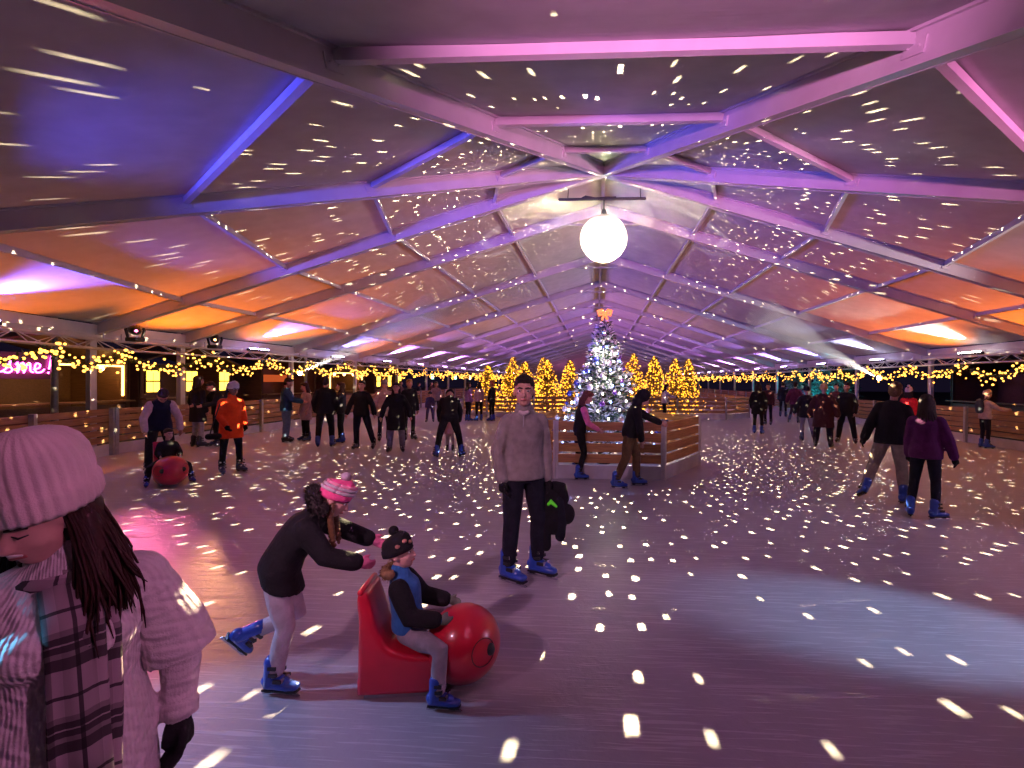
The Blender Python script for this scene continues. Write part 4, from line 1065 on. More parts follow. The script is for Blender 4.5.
# --- left: man and child on the second seal aid
p = G(168, 484); seal('red plastic seal skating aid with two dark eyes facing the viewer on the left', (p.x, p.y, 0), 172, 1.0)
bd = person('small child in dark clothes sitting on the red seal aid on the left', p+Vector((-.08, .08, 0)), 172, 1.08, lean=-.05, seat=.42, head=(-.35, .1), arms=(((-.3, .5, -.8), (.1, 1, -.3)), ((.3, .5, -.8), (-.1, 1, -.3))),
            legs=(((-.85, .6, -.35), (-.15, .15, -1)), ((.85, .6, -.35), (.15, .15, -1))), jacket=(.012, .014, .016), puff=.035, hem=-.06, trouser=(.012, .012, .016), loose=.015, hair='short', haircol=(.03, .018, .012), hs=1.3, skin=(.62, .38, .32), skate='blue')
p2 = G(160, 477)
person('man in a navy vest with white sleeves bending over the child on the seal aid', p2+Vector((-.25, .25, 0)), 172, 1.70, lean=.62, head=(0, .45), arms=(((-.42, .15, -1), (-.05, .35, -1)), ((.42, .15, -1), (-.05, .35, -1))), legs=(((-.16, .2, -1), (-.04, -.12, -1)), ((.16, .2, -1), (.04, -.12, -1))),
       jacket=(.012, .016, .04), vest=(.68, .56, .62), hem=-.1, puff=.02, trouser=(.014, .013, .018), loose=.012, hair='short', skin=(.5, .24, .18), skate='navy')
# --- woman in bright orange
p = G(231, 473)
person('woman in a bright orange coat, white beanie and black scarf standing on the left ice', p, 160, 1.70, head=(-.25, .2), arms=(((-.22, .0, -1), (.10, .55, -.7)), ((.22, .0, -1), (-.25, .6, -.7))), legs=(((-.09, .02, -1), (-.07, -.02, -1)), ((.10, .02, -1), (.05, -.02, -1))),
       jacket=(1.0, .075, .012), hem=-.30, puff=.02, trouser=(.012, .011, .014), hat=True, hatcol=(.78, .72, .76), hair='long', skin=(.30, .15, .12), gloves=(.012, .012, .014), skate='navy', collar=True)
root = bpy.data.objects['person']
pb = thing('handbag', 'black shoulder bag at the hip of the woman in orange', 'bag', (p.x-.14, p.y-.26, .74), .7)
remesh(MB().limb([(-.08, 0, 0), (0, 0, .0), (.08, 0, 0)], [(.06, .07), (.06, .09), (.06, .07)], 10), 'bag', cloth((.012, .012, .014)), pb, .014, 4)
MB().limb([(-.05, 0, .06), (.02, -.08, .35), (.10, -.06, .62)], [.01, .01, .01], 6).build('strap', BLACK, pb, True)
hi = person  # alias
# --- dark pair by the left barrier
p = G(185, 447); person('tall dark-clothed adult standing by the left barrier behind the bending man', p+Vector((.35, 0, 0)), 60, 1.82, jacket=(.012, .010, .010), hem=-.35, puff=.03, trouser=(.3, .28, .3), hair='bob', skate='black', arms=POCK)
p = G(208, 446); person('dark-clothed person bending beside the tall adult at the left barrier', p+Vector((.3, 0, 0)), 240, 1.72, lean=.35, jacket=(.018, .016, .02), hem=-.12, puff=.03, trouser=(.012, .012, .015), hair='short', skate='navy', arms=FWD, head=(0, .2))
# --- group in the left middle
p = G(286, 442); person('man in a dark blue jacket and jeans standing by the left barrier', p, 95, 1.80, head=(.1, .35), jacket=(.015, .05, .12), hem=-.12, puff=.035, trouser=(.10, .17, .30), loose=.025, hair='short', skate='black', arms=FWD, skin=(.55, .26, .22))
p = G(306, 441); person('woman in a long beige coat facing the man in dark blue', p, 245, 1.66, jacket=(.48, .35, .33), hem=-.34, puff=.02, trouser=(.014, .012, .015), hair='long', haircol=(.05, .02, .015), skate='navy', arms=POCK, head=(.2, .2))
p = G(325, 447); person('tall man in black standing with his back to the viewer in the left group', p, 10, 1.84, jacket=(.010, .010, .012), hem=-.14, puff=.04, trouser=(.010, .010, .013), loose=.012, hair='short', arms=POCK, legs=stand(.12))
p = G(341, 443); person('person in dark clothes with a pale scarf beside the tall man in black', p, 280, 1.68, jacket=(.03, .03, .045), hem=-.12, puff=.03, trouser=(.012, .012, .016), hair='long', haircol=(.06, .03, .02), collar=True, arms=FWD)
p = G(361, 449); person('man in black with spread legs gliding towards the viewer in the left middle', p, 200, 1.74, side=-.05, jacket=(.012, .012, .016), hem=-.12, puff=.03, trouser=(.014, .014, .022), loose=.015, hair='short', skin=(.6, .30, .24), skate='black', arms=OUT, legs=(((-.30, .0, -1), (-.26, -.05, -1)), ((.05, .04, -1), (.0, -.03, -1))))
p = G(384, 441); person('person in a beige parka and grey knit hat behind the long black coat', p, 170, 1.74, jacket=(.50, .33, .28), hem=-.25, puff=.045, trouser=(.02, .02, .03), hat=True, hatcol=(.3, .25, .27), hair='bob', haircol=(.25, .15, .08), skate='black', arms=OUT, collar=True)
p = G(396, 452); person('woman in a long black coat and grey trousers skating towards the viewer', p, 185, 1.70, lean=.06, jacket=(.010, .010, .012), hem=-.42, puff=.03, trouser=(.20, .18, .24), loose=.02, hair='long', skate='black', arms=OUT, skin=(.6, .32, .25), legs=stand(.10))
p = G(409, 440); person('person in dark clothes with ginger hair just behind the long black coat', p, 160, 1.78, jacket=(.015, .014, .018), hem=-.12, puff=.03, trouser=(.015, .015, .02), hair='short', haircol=(.3, .14, .04), skate='black')
# --- bent adult with a child between the legs
p = G(449, 457); person('adult in black bent forward with legs spread seen from behind', p, 2, 1.74, lean=.85, head=(0, .3), jacket=(.010, .010, .011), hem=-.10, puff=.04, trouser=(.010, .010, .012), loose=.015, hair='none', arms=(((-.35, .35, -1), (.1, .25, -1)), ((.35, .35, -1), (-.1, .25, -1))), legs=(((-.32, .08, -1), (-.16, -.06, -1)), ((.32, .08, -1), (.16, -.06, -1))), toe=(25, -25), hood=False, hat=True, hatcol=(.012, .012, .014))
p = G(450, 451); person('toddler in a pinkish snowsuit in front of the bent adult in black', p, 2, 0.95, jacket=(.50, .30, .30), hem=-.2, puff=.03, trouser=(.35, .25, .27), loose=.015, hair='none', hat=True, hatcol=(.5, .3, .3), hs=1.35, skate='black')
p = G(430, 422); person('child in a dark blue snowsuit skating far left of the island', p, 185, 1.25, jacket=(.06, .05, .16), hem=-.12, puff=.03, trouser=(.06, .05, .16), loose=.02, hair='none', hat=True, hatcol=(.03, .03, .05), hs=1.2, legs=stand(.16), skate='navy')
p = G(436, 419); person('adult in a greyish pink jacket behind the child in dark blue', p, 180, 1.68, jacket=(.35, .24, .27), puff=.025, trouser=(.03, .03, .04), hair='bob', haircol=(.1, .06, .04))
# --- trio at the island barrier
p = G(468, 421); person('person in a purple jacket leftmost of the trio at the island barrier', p, 60, 1.68, jacket=(.28, .15, .40), puff=.025, trouser=(.02, .018, .03), hair='long')
p = G(479, 421); person('person in a greyish pink sweater in the middle of the trio at the island barrier', p, 330, 1.70, jacket=(.46, .30, .33), puff=.018, trouser=(.015, .013, .018), hair='bob')
p = G(492, 421); person('person in black with red hair rightmost of the trio at the island barrier', p, 300, 1.74, jacket=(.012, .010, .010), hem=-.12, puff=.02, trouser=(.012, .010, .012), hair='short', haircol=(.30, .06, .02))
p = G(664, 422); person('woman in a white top and black trousers reaching along the island barrier', p, 80, 1.66, lean=.15, jacket=(.62, .58, .68), puff=.015, trouser=(.012, .011, .014), hair='long', arms=(((-.2, .3, -1), (0, .5, -.9)), ((.2, .8, -.6), (0, 1, -.25))), gloves=(.012, .012, .012))
# --- right middle
p = G(758, 434); person('person in a long black coat standing right of the island barrier', p, 10, 1.76, jacket=(.012, .012, .013), hem=-.30, puff=.04, trouser=(.012, .012, .014), hair='long', arms=POCK)
p = G(768, 425); person('person in a dark jacket behind the long black coat by the island', p, 200, 1.72, jacket=(.06, .02, .03), puff=.03, trouser=(.02, .02, .035), hair='short', skate='navy')
p = G(783, 417); person('far dark skater seen through the gap on the right', p, 5, 1.82, jacket=(.02, .014, .03), hem=-.2, puff=.03, trouser=(.02, .018, .03), hair='short', skate='navy')
p = G(795, 423); person('skater in a maroon jacket with wide arms in the right middle', p, 10, 1.80, jacket=(.10, .02, .06), hem=-.18, puff=.05, trouser=(.03, .02, .04), hair='short', arms=OUT, skate='navy', legs=stride_back(0))
p = G(806, 441); person('youth in a dark jacket, beanie and grey trousers skating in the right middle', p, 350, 1.66, jacket=(.012, .014, .02), hem=-.22, puff=.035, trouser=(.22, .19, .24), loose=.01, hat=True, hatcol=(.02, .02, .025), hair='none', arms=OUT, legs=stride_back(1), skate='navy')
p = G(823, 447); person('person in a long dark red coat and golden knit hat in the right middle', p, 5, 1.74, jacket=(.045, .014, .014), hem=-.42, puff=.07, trouser=(.010, .010, .012), loose=.03, hat=True, hatcol=(.55, .33, .12), hair='none', arms=OUT, legs=stand(.16), skate='black')
p = G(846, 443); person('man in black with legs apart beside the long dark red coat', p, 185, 1.78, jacket=(.012, .014, .018), hem=-.10, puff=.035, trouser=(.010, .010, .014), loose=.02, hair='short', arms=POCK, legs=(((-.2, .02, -1), (-.14, -.03, -1)), ((.16, .02, -1), (.12, -.03, -1))), skate='black')
p = G(836, 431); person('skater in dark maroon behind the man in black on the right', p, 190, 1.74, jacket=(.09, .03, .035), puff=.03, trouser=(.02, .02, .03), hair='short', skate='navy')
# --- spectators outside the barrier
sw = [(-12.6, 27.5, 95, (.05, .03, .03)), (-12.7, 30.0, 100, (.16, .10, .10)), (-12.5, 32.6, 80, (.03, .03, .05)), (-12.6, 35.4, 90, (.12, .05, .04)), (12.8, 30.5, 265, (.04, .06, .10)), (12.7, 33.4, 275, (.10, .03, .04)), (12.9, 37.0, 270, (.05, .08, .12))]
sn = ['near', 'second', 'third', 'farthest', 'near', 'second', 'farthest']
for (x, y, f, c_), nm in zip(sw, sn):
    person('%s spectator watching from outside the %s barrier' % (nm, 'left' if x < 0 else 'right'), (x, y), f, R.uniform(1.64, 1.80), jacket=c_, hem=-.15, puff=.035, trouser=(.02, .02, .025), hair='short', skate=None, group='spectators outside the barriers', lod=1.3)
# ------------------------------------------------------------------ the woman in the foreground
def knit_material():
    m = bpy.data.materials.new('cable_knit'); m.use_nodes = True; nt = m.node_tree; b = nt.nodes['Principled BSDF']
    tc = nt.nodes.new('ShaderNodeTexCoord'); sx = nt.nodes.new('ShaderNodeSeparateXYZ'); nt.links.new(tc.outputs['Object'], sx.inputs[0])
    # cables: vertical ropes, waving side to side along their height
    def M(op, a, b2=None, v=None):
        n = nt.nodes.new('ShaderNodeMath'); n.operation = op
        for i, q in enumerate((a, b2)):
            if q is None: continue
            if isinstance(q, (int, float)): n.inputs[i].default_value = q
            else: nt.links.new(q, n.inputs[i])
        return n.outputs[0]
    z = sx.outputs['Z']; x = sx.outputs['X']; y = sx.outputs['Y']
    ang = M('ARCTAN2', y, x)
    wob = M('MULTIPLY', M('SINE', M('MULTIPLY', z, 95.0)), .10)
    rope = M('SINE', M('MULTIPLY', M('ADD', ang, wob), 22.0))
    rib = M('MULTIPLY', M('SINE', M('MULTIPLY', ang, 90.0)), .35)
    nz = nt.nodes.new('ShaderNodeTexNoise'); nz.inputs['Scale'].default_value = 160; nt.links.new(tc.outputs['Object'], nz.inputs['Vector'])
    hgt = M('ADD', M('ADD', rope, rib), M('MULTIPLY', nz.outputs['Fac'], .8))
    bp = nt.nodes.new('ShaderNodeBump'); bp.inputs['Strength'].default_value = .55; bp.inputs['Distance'].default_value = .006
    nt.links.new(hgt, bp.inputs['Height']); nt.links.new(bp.outputs[0], b.inputs['Normal'])
    b.inputs['Base Color'].default_value = (.66, .58, .60, 1); b.inputs['Roughness'].default_value = .9; b.inputs['Sheen Weight'].default_value = .2
    b.inputs['Specular IOR Level'].default_value = .2
    return m
def plaid_material():
    m = bpy.data.materials.new('plaid_scarf'); m.use_nodes = True; nt = m.node_tree; b = nt.nodes['Principled BSDF']
    tc = nt.nodes.new('ShaderNodeTexCoord'); sx = nt.nodes.new('ShaderNodeSeparateXYZ'); nt.links.new(tc.outputs['UV'], sx.inputs[0])
    def stripes(src, per, ramp):
        a = nt.nodes.new('ShaderNodeMath'); a.operation = 'MULTIPLY'; nt.links.new(src, a.inputs[0]); a.inputs[1].default_value = per
        f = nt.nodes.new('ShaderNodeMath'); f.operation = 'FRACT'; nt.links.new(a.outputs[0], f.inputs[0])
        r = nt.nodes.new('ShaderNodeValToRGB'); r.color_ramp.interpolation = 'CONSTANT'; els = r.color_ramp.elements
        els[0].position = 0; els[0].color = (*[ramp[0][1]]*3, 1); els[1].position = ramp[1][0]; els[1].color = (*[ramp[1][1]]*3, 1)
        for p_, v_ in ramp[2:]:
            e = els.new(p_); e.color = (v_, v_, v_, 1)
        nt.links.new(f.outputs[0], r.inputs[0]); return r.outputs[0]
    u = stripes(sx.outputs['X'], 1.0, [(0, 1), (.16, .75), (.42, .10), (.50, .75), (.72, 1), (.90, .5)])
    v = stripes(sx.outputs['Y'], 3.0, [(0, 1), (.30, .12), (.34, 1), (.55, .55), (.62, .10), (.70, .9), (.72, .10), (.80, .55), (.86, .12)])
    mx = nt.nodes.new('ShaderNodeMix'); mx.data_type = 'RGBA'; mx.blend_type = 'MULTIPLY'; mx.inputs['Factor'].default_value = 1
    nt.links.new(u, mx.inputs['A']); nt.links.new(v, mx.inputs['B'])
    m2 = nt.nodes.new('ShaderNodeMix'); m2.data_type = 'RGBA'; m2.blend_type = 'MULTIPLY'; m2.inputs['Factor'].default_value = 1
    nt.links.new(mx.outputs['Result'], m2.inputs['A']); m2.inputs['B'].default_value = (.32, .24, .27, 1)
    nt.links.new(m2.outputs['Result'], b.inputs['Base Color']); b.inputs['Roughness'].default_value = .9
    return m
WP = (-1.565, 1.22)
WF = 178
wo = person('woman in a cream cable-knit dress, ribbed beanie and plaid scarf in the left foreground', WP, WF, 1.56, lean=.05, head=(.86, .36),
            arms=(((-.44, .0, -1), (.05, .14, -1)), ((.40, .05, -1), (.15, .3, -1))), jacket=(.66, .58, .60), hem=-.40, puff=.028, sleeve=(.06, .06, .052, .028, .024), trouser=(.02, .02, .03),
            hair='none', haircol=(.10, .03, .02), skin=(.62, .33, .28), gloves=(.012, .012, .014), near=True, shoulders=.165, hs=1.06, skate='blue', collar=True, bust=.085)
root, J, H_, S_, Mh_, s_ = wo
KN = knit_material()
for ch in root.children:
    if ch.name.startswith('jacket'):
        ch.name = 'knit_dress'; ch.data.materials.clear(); ch.data.materials.append(KN)
# flared lower edge of the puffed sleeves and ribbed cuffs
for i in (0, 1):
    a = J['arm%d' % i]
    e0, e1 = a[0].lerp(a[1], .75), a[1].lerp(a[2], .16)
    remesh(MB().limb([S_(a[0].lerp(a[1], .15)), S_(a[0].lerp(a[1], .5)), S_(e0), S_(e1)], [.082*s_, .088*s_, .098*s_, .106*s_], 18, False), 'puff_sleeve', KN, root, .010, 3)
    rr = []; d = (a[2]-a[1]).normalized(); u_ = d.orthogonal().normalized(); v_ = d.cross(u_)
    for q_, r_ in ((.10, .058), (.35, .056), (.6, .050), (.78, .047), (.80, .053), (.98, .053), (1.0, .046)):
        c_ = a[1].lerp(a[2], q_); rr.append([S_(c_+(u_*math.cos(2*PI*j/48)+v_*math.sin(2*PI*j/48))*(r_*(1.02 if j % 2 else .98))) for j in range(48)])
    MB().rings(rr).build('cuff_sleeve', KN, root, True)
# ribbed beanie with turned-up cuff
bt = MB(); nn = 120; rr = []
for (z, r_, dp) in ((.004, .090, 0), (.0, .101, .012), (.012, .106, .014), (.055, .107, .014), (.066, .103, .012), (.068, .099, .012), (.10, .102, .016), (.145, .098, .016), (.178, .086, .016), (.202, .066, .014), (.217, .042, .010), (.223, .016, .004)):
    rr.append([H_(math.cos(2*PI*j/nn)*r_*(1+1.6*dp*(1 if j % 4 < 2 else -1)), -.02-.10*z+math.sin(2*PI*j/nn)*(r_+.020)*(1+1.6*dp*(1 if j % 4 < 2 else -1)), z+.020+.012*math.sin(2*PI*j/nn)) for j in range(nn)])
bt.rings(rr).build('beanie', mat('beanie_knit', (.66, .50, .50), .9, bump=.15, bscale=220, sheen=.1), root, True)
# long auburn hair in strands
rh = random.Random(21); hm = mat('auburn_hair', (.028, .009, .007), .55, spec=.2, noise=.45, nscale=70)
hb = MB(); hb.ell(H_(0, -.045, -.02), (.088, .078, .10), Mh_); [hb.limb([H_(sx_*.075, -.03, -.03), H_(sx_*.095, -.01, -.11), H_(sx_*.095, -.01, -.12)+Vector((0, 0, -.13))], [.03, .036, .012], 10) for sx_ in (-1, 1)]; hb.build('hair_back', hm, root, True)
hs_ = MB()
for j in range(900):
    u = j/899; a = PI*(-.10+1.2*u)+PI; x = math.cos(a)*.088; y = -.02+math.sin(a)*.092
    x *= rh.uniform(.86, 1.08); y = y*rh.uniform(.9, 1.06)
    top = H_(x*.9, y, .025); m1 = H_(x*1.10, y*1.02, -.09); sgn = 1 if x > 0 else -1
    e = m1+Vector((0, 0, -1))*rh.uniform(.13, .27); out = (Mh_ @ Vector((x*rh.uniform(.3, .95), y*.3+.04*(1-abs(y)/.1), 0)))
    m2 = m1.lerp(e, .5)+out*1.0+Vector((rh.gauss(0, .008), rh.gauss(0, .008), 0)); e = e+out*.9+Vector((rh.gauss(0, .015), rh.gauss(0, .015), 0))
    wv = rh.uniform(0, 6); sdv = (Mh_ @ Vector((1, .4, 0)))
    pp = []
    for q in range(9):
        t_ = q/8; b0 = (top*(1-t_)**3+m1*3*t_*(1-t_)**2+m2*3*t_*t_*(1-t_)+e*t_**3)
        pp.append(b0+sdv*(.010*math.sin(wv+t_*7)*t_))
    hs_.limb(pp, [.0035, .004, .0042, .0042, .0042, .004, .0036, .003, .001], 5, False)
tag(hs_.build('hair_strands', hm, root, True), kind='stuff')
for ch in [c for c in root.children if c.name.startswith('eye') and not c.name.startswith('eyebrow')]:      # eyes pressed shut by the laugh
    for g_ in list(ch.children): bpy.data.objects.remove(g_)
    bpy.data.objects.remove(ch)
for sg in (-1, 1):
    MB().limb([H_(sg*.016, .090, .004), H_(sg*.032, .091, -.001), H_(sg*.048, .080, .003)], [.0015, .0028, .0015], 6).build('eyelashes', mat('lash', (.01, .006, .005), .7), root, True)
# teeth for the laugh
MB().limb([H_(-.02, .092, -.055), H_(0, .100, -.053), H_(.02, .092, -.055)], [.003, .005, .003], 6).build('teeth', mat('teeth', (.7, .66, .62), .3), root, True)
# scarf: wrap around the neck and one hanging tail with fringe
PL = plaid_material()
def ribbon(path, widths, normal_hint, thick, name, parent, vscale):
    n = len(path); v, f, uv = [], [], []
    for i, p in enumerate(path):
        t = (path[min(n-1, i+1)]-path[max(0, i-1)]).normalized(); w_ = t.cross(normal_hint[i]).normalized(); nn_ = w_.cross(t)
        for k in range(9):
            s2 = (k/8-.5)*2
            v.append(p+w_*(widths[i]/2*s2)+nn_*(.010*math.sin(s2*4+i*.5)))
    L = 0; acc = [0]
    for i in range(1, n): L += (path[i]-path[i-1]).length; acc.append(L)
    for i in range(n-1):
        for k in range(8):
            f.append((i*9+k, i*9+k+1, i*9+k+10, i*9+k+9))
    me = bpy.data.meshes.new(name); me.from_pydata([tuple(q) for q in v], [], f); me.materials.append(PL)
    ul = me.uv_layers.new(name='UVMap')
    for poly in me.polygons:
        poly.use_smooth = True
        for li in poly.loop_indices:
            vi = me.loops[li].vertex_index; ul.data[li].uv = ((vi % 9)/8, acc[vi//9]/vscale)
    o = bpy.data.objects.new(name, me); COL.objects.link(o); o.parent = parent
    md = o.modifiers.new('solid', 'SOLIDIFY'); md.thickness = thick
    return o
nbk = S_(Vector((0, 0, 0)))
def Tq(x, y, z): return Vector((x, y, z))*s_
zn = H_(0, 0, 0).z
cx_, cy_ = H_(0, 0, -.15).x, H_(0, -.02, -.15).y
pa = []; nh = []
for j in range(21):
    a = 2*PI*j/20+PI*.5; pa.append(Vector((cx_+math.cos(a)*.098, cy_+math.sin(a)*.098, zn-.165-.03*math.sin(a)))); nh.append(Vector((math.cos(a), math.sin(a), .25)))
ribbon(pa, [.10]*21, nh, .014, 'scarf_wrap', root, .55)
pa = [Vector((cx_-.0, cy_+.115, zn-.17)), Vector((cx_-.01, cy_+.165, zn-.25)), Vector((cx_-.015, cy_+.185, zn-.34)), Vector((cx_-.02, cy_+.195, zn-.45)), Vector((cx_-.025, cy_+.195, zn-.56)), Vector((cx_-.03, cy_+.20, zn-.66))]
ribbon(pa, [.10, .105, .105, .108, .11, .11], [Vector((0, 1, .1))]*6, .010, 'scarf_tail', root, .62)
fr_ = MB()
for j in range(26):
    x0 = cx_-.03+(j/25-.5)*.105; fr_.limb([(x0, cy_+.202, zn-.655), (x0+rh.gauss(0, .004), cy_+.206, zn-.70), (x0+rh.gauss(0, .008), cy_+.208, zn-.755)], [.003, .0028, .002], 5, False)
tag(fr_.build('scarf_fringe', mat('fringe', (.22, .17, .18), .9), root), kind='stuff')
pa = [Vector((cx_-.03, cy_+.11, zn-.19)), Vector((cx_-.045, cy_+.165, zn-.30)), Vector((cx_-.05, cy_+.178, zn-.48)), Vector((cx_-.05, cy_+.180, zn-.66)), Vector((cx_-.05, cy_+.185, zn-.82))]
ribbon(pa, [.09, .10, .10, .10, .10], [Vector((0, 1, .1))]*5, .010, 'scarf_tail', root, .62)
fr_ = MB()
for j in range(22):
    x0 = cx_-.05+(j/21-.5)*.095; fr_.limb([(x0, cy_+.186, zn-.815), (x0+rh.gauss(0, .004), cy_+.188, zn-.86), (x0+rh.gauss(0, .008), cy_+.19, zn-.91)], [.003, .0028, .002], 5, False)
tag(fr_.build('scarf_fringe', mat('fringe', (.22, .17, .18), .9), root), kind='stuff')

# ------------------------------------------------------------------ outside: market cabins, sign, lit foliage
def cabin(x, y, wdt, label, face=1, lit='strip', col=WOODC, h=2.5, dep=2.2):
    """face=1 opens towards +x"""
    t = thing('market_cabin', label, 'market cabin', (x, y, -.05), 0 if face > 0 else PI, 'market cabins outside the tent')
    MB().box((-dep+.04, 0, h/2), (.08, wdt, h)).build('back_wall', col, t)
    for s in (-1, 1):
        MB().box((-dep/2, s*(wdt/2-.04), h/2), (dep, .08, h)).build('side_wall', col, t)
        MB().box((-.06, s*(wdt/2-.08), h/2), (.12, .12, h)).build('corner_post', WOODD, t)
    nb_ = 4
    for k in range(nb_): MB().box((-.04, 0, .13+k*.24), (.05, wdt-.25, .22)).build('front_plank', col, t)
    MB().box((.02, 0, 1.08), (.5, wdt-.1, .05)).build('counter', WOODF, t)
    b = MB(); hw = wdt/2+.2
    for s in (-1, 1):
        b.beam((-dep/2, s*hw, h-.02), (-dep/2, 0, h+.75), dep+.6, .06, Vector((0, 0, 1)))
    b.build('roof', WOODD, t)
    if lit:
        wl_ = glow('strip_'+lit, {'strip': (1, .48, .10), 'yellow': (1, .62, .06), 'red': (1, .16, .04)}[lit], {'strip': 9, 'yellow': 5, 'red': .5}[lit])
        if lit == 'strip':
            for s in (-1, 1): MB().box((.03, s*(wdt/2-.28), 1.75), (.04, .06, 1.0)).build('light_strip', wl_, t)
            MB().box((.03, 0, 2.28), (.04, wdt-.5, .06)).build('light_strip', wl_, t)
            for k in range(4): MB().ell((-.5, -wdt/2+.5+k*(wdt-1)/3, 2.2), (.07, .07, .09), nu=8, nv=6).build('bulb', glow('cabin_bulb', (1, .6, .18), 25), t, True)
        elif lit == 'yellow':
            for k in range(3):
                yy = -wdt/2+.55+k*(wdt-1.1)/2
                f_ = MB().box((.02, yy, 1.75), (.05, .62, .95)).build('window', WOODD, t)
                for a_ in (-1, 1):
                    for c_ in (-1, 1): MB().box((.05, yy+a_*.14, 1.75+c_*.22), (.03, .24, .38)).build('pane', wl_, f_)
        else:
            MB().box((-1.6, 0, 1.9), (.05, wdt-.6, .4)).build('light_panel', wl_, t)
        point((-.8, 0, 2.0), 7 if lit != 'red' else 2, (1, .5, .14), .2, t)
    # jars and boxes on the counter
    return t
cabin(-16.6, 13.4, 5.2, 'wooden market cabin with glowing strip lights behind the left barrier, nearest', 1, 'strip')
cabin(-17.2, 19.2, 4.6, 'wooden market cabin with bright yellow window panes left outside the tent', 1, 'yellow')
cabin(-16.8, 25.2, 4.6, 'wooden market cabin with reddish light left outside the tent', 1, 'red')
cabin(-16.8, 31.0, 4.6, 'wooden market cabin with strip lights far left outside the tent', 1, 'strip')
cabin(-16.8, 37.5, 5.0, 'wooden market cabin with yellow panes farthest on the left', 1, 'yellow')
cabin(17.0, 14.5, 5.0, 'dark wooden market cabin outside the right barrier, nearest', -1, None)
cabin(17.0, 21.5, 5.0, 'dark wooden market cabin outside the right barrier, second', -1, None)
# neon sign on the first cabin: cursive letters bent from pink tube
ns = thing('neon_sign', 'pink neon lettering sign glowing in front of the nearest left cabin', 'neon sign', (-16.2, 12.03, 1.95), PI/2)
pinkn = glow('neon_pink', (1, .08, .55), 16)
strokes = {
 's': [[(.02, .02), (.14, .12), (.22, .30), (.20, .18), (.26, .08), (.18, .0), (.06, .03)]],
 'm': [[(.34, .22), (.38, .26), (.37, .0), (.44, .22), (.51, .25), (.51, .0), (.58, .22), (.65, .25), (.66, .06), (.72, .02)]],
 'e': [[(.74, .10), (.86, .14), (.88, .23), (.80, .26), (.76, .14), (.80, .02), (.92, .03), (.98, .10)]],
 '!': [[(1.10, .12), (1.16, .48)], [(1.08, .0), (1.085, .02)]],
}
for ch_, ss in strokes.items():
    b = MB()
    for st in ss:
        pts = [Vector((x, 0, z)) for x, z in st]; sm_ = []
        for i in range(len(pts)-1):
            p0, p1, p2, p3 = pts[max(0, i-1)], pts[i], pts[i+1], pts[min(len(pts)-1, i+2)]
            for k in range(4):
                t_ = k/4; sm_.append(.5*((2*p1)+(p2-p0)*t_+(2*p0-5*p1+4*p2-p3)*t_*t_+(3*p1-p0-3*p2+p3)*t_**3))
        sm_.append(pts[-1]); b.limb([q_*1.05 for q_ in sm_], [.022]*len(sm_), 6)
    b.build('letter', pinkn, ns, True)
MB().box((.6, .06, .2), (1.7, .03, .75)).build('backing', mat('sign_back', (.05, .012, .03), .4), ns)
for x_ in (0, 1.2): MB().limb([(x_, .08, .55), (x_, .08, .9)], [.008, .008], 5).build('hanger', BLACK, ns)
point((.6, -.5, .2), 18, (1, .1, .5), .2, ns)
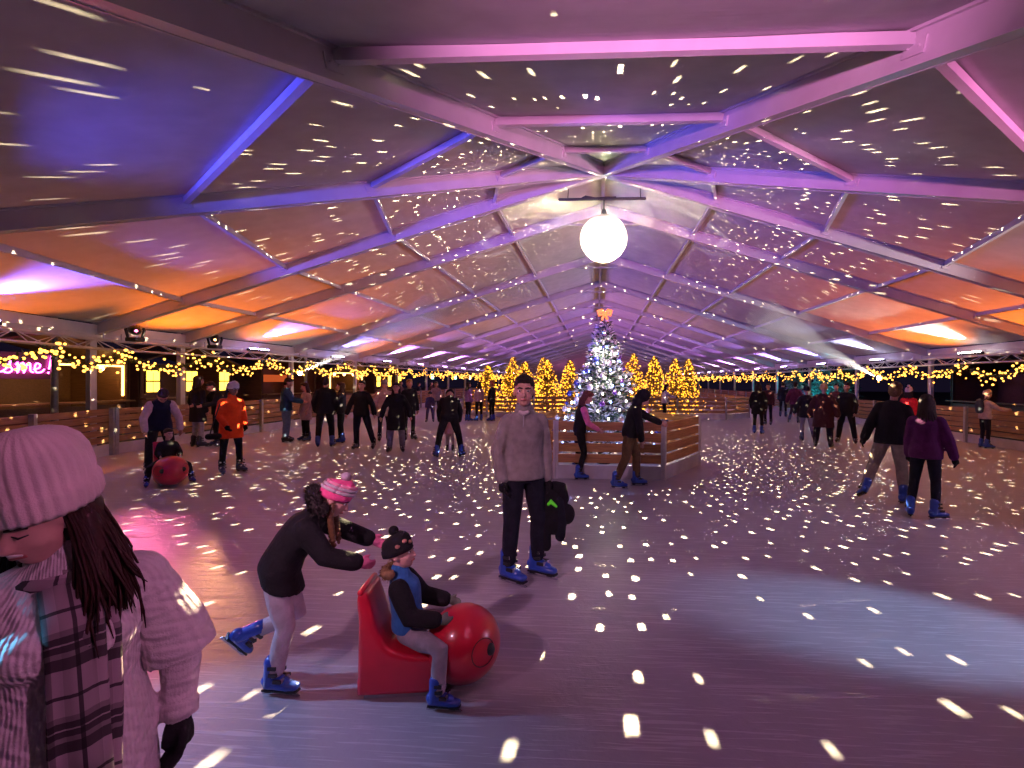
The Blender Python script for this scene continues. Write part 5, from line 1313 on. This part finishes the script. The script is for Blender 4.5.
# teal-lit shrubs outside the right eave
tm = (mat('shrub_green', (.05, .10, .08), .7, noise=.4), mat('shrub_pale', (.16, .24, .22), .7), WOODD)
for i, (x, y, h, nm) in enumerate(((14.8, 29.5, 3.0, 'nearest'), (15.2, 33.0, 3.4, 'middle'), (15.0, 37.0, 3.2, 'farthest'))):
    t = thing('teal_lit_tree', 'tree lit teal outside the right eave, %s' % nm, 'tree', (x, y, -.05), i)
    conifer(t, h, 1.5, 70, tm, rt_, z0=.5, leafs=26, leaf_l=.3, wd=.05, frost=.5)
    point((-1.9, -.4, 1.2), 160, (.02, .65, .85), .2, t)
# haze glowing in the two pin spot beams that cross the rink
hz = bpy.data.materials.new('thin_haze'); hz.use_nodes = True; hz.node_tree.nodes.clear()
_vo = hz.node_tree.nodes.new('ShaderNodeOutputMaterial'); _vs = hz.node_tree.nodes.new('ShaderNodeVolumeScatter')
_vs.inputs['Color'].default_value = (1, .95, .85, 1); _vs.inputs['Density'].default_value = HAZE; _vs.inputs['Anisotropy'].default_value = .2
hz.node_tree.links.new(_vs.outputs[0], _vo.inputs['Volume'])
for nm_, st_ in (('left', Vector((-11.71, 18.0, 2.05))), ('right', Vector((11.71, 20.6, 2.05)))):
    d_ = (BALL+Vector((0, 0, .12))-st_); L_ = d_.length-.75; d_.normalize(); a_ = st_+d_*.45; e_ = st_+d_*L_*.6
    ob_ = MB().limb([a_, e_], [.45*.075, L_*.6*.075], 16, False).build('haze_beam', hz)
    tag(ob_, 'faint light beam in the haze from the %s pin spotlight towards the mirror ball' % nm_, 'light beam', kind='stuff')
# green lit screens far left under the eave
for i, (px_, nm) in enumerate(((368, 'left'), (386, 'middle'), (402, 'right'))):
    y_ = (33, 38.5, 43)[i]
    t = thing('display_screen', 'small lit green display under the far left eave, %s of three' % nm, 'screen', (-11.71, y_, 2.06), 0, 'green displays under the far left eave')
    MB().box((0, 0, .0), (.06, .62, .42)).build('frame', BLACK, t); MB().box((.035, 0, 0), (.01, .54, .34)).build('panel', glow('screen_green', (.35, 1, .75), 4), t)
    MB().limb([(0, 0, .2), (0, 0, .42)], [.012, .012], 5).build('hanger', BLACK, t)

# ------------------------------------------------------------------ bake the remeshed surfaces
bpy.context.view_layer.update()
dg = bpy.context.evaluated_depsgraph_get()
done = []
for o in REMESH:
    e = o.evaluated_get(dg); me = bpy.data.meshes.new_from_object(e, depsgraph=dg)
    done.append((o, me))
for o, me in done:
    nm = o.data.name; o.modifiers.clear(); o.data = me; me.name = nm
    me.polygons.foreach_set('use_smooth', [True]*len(me.polygons))
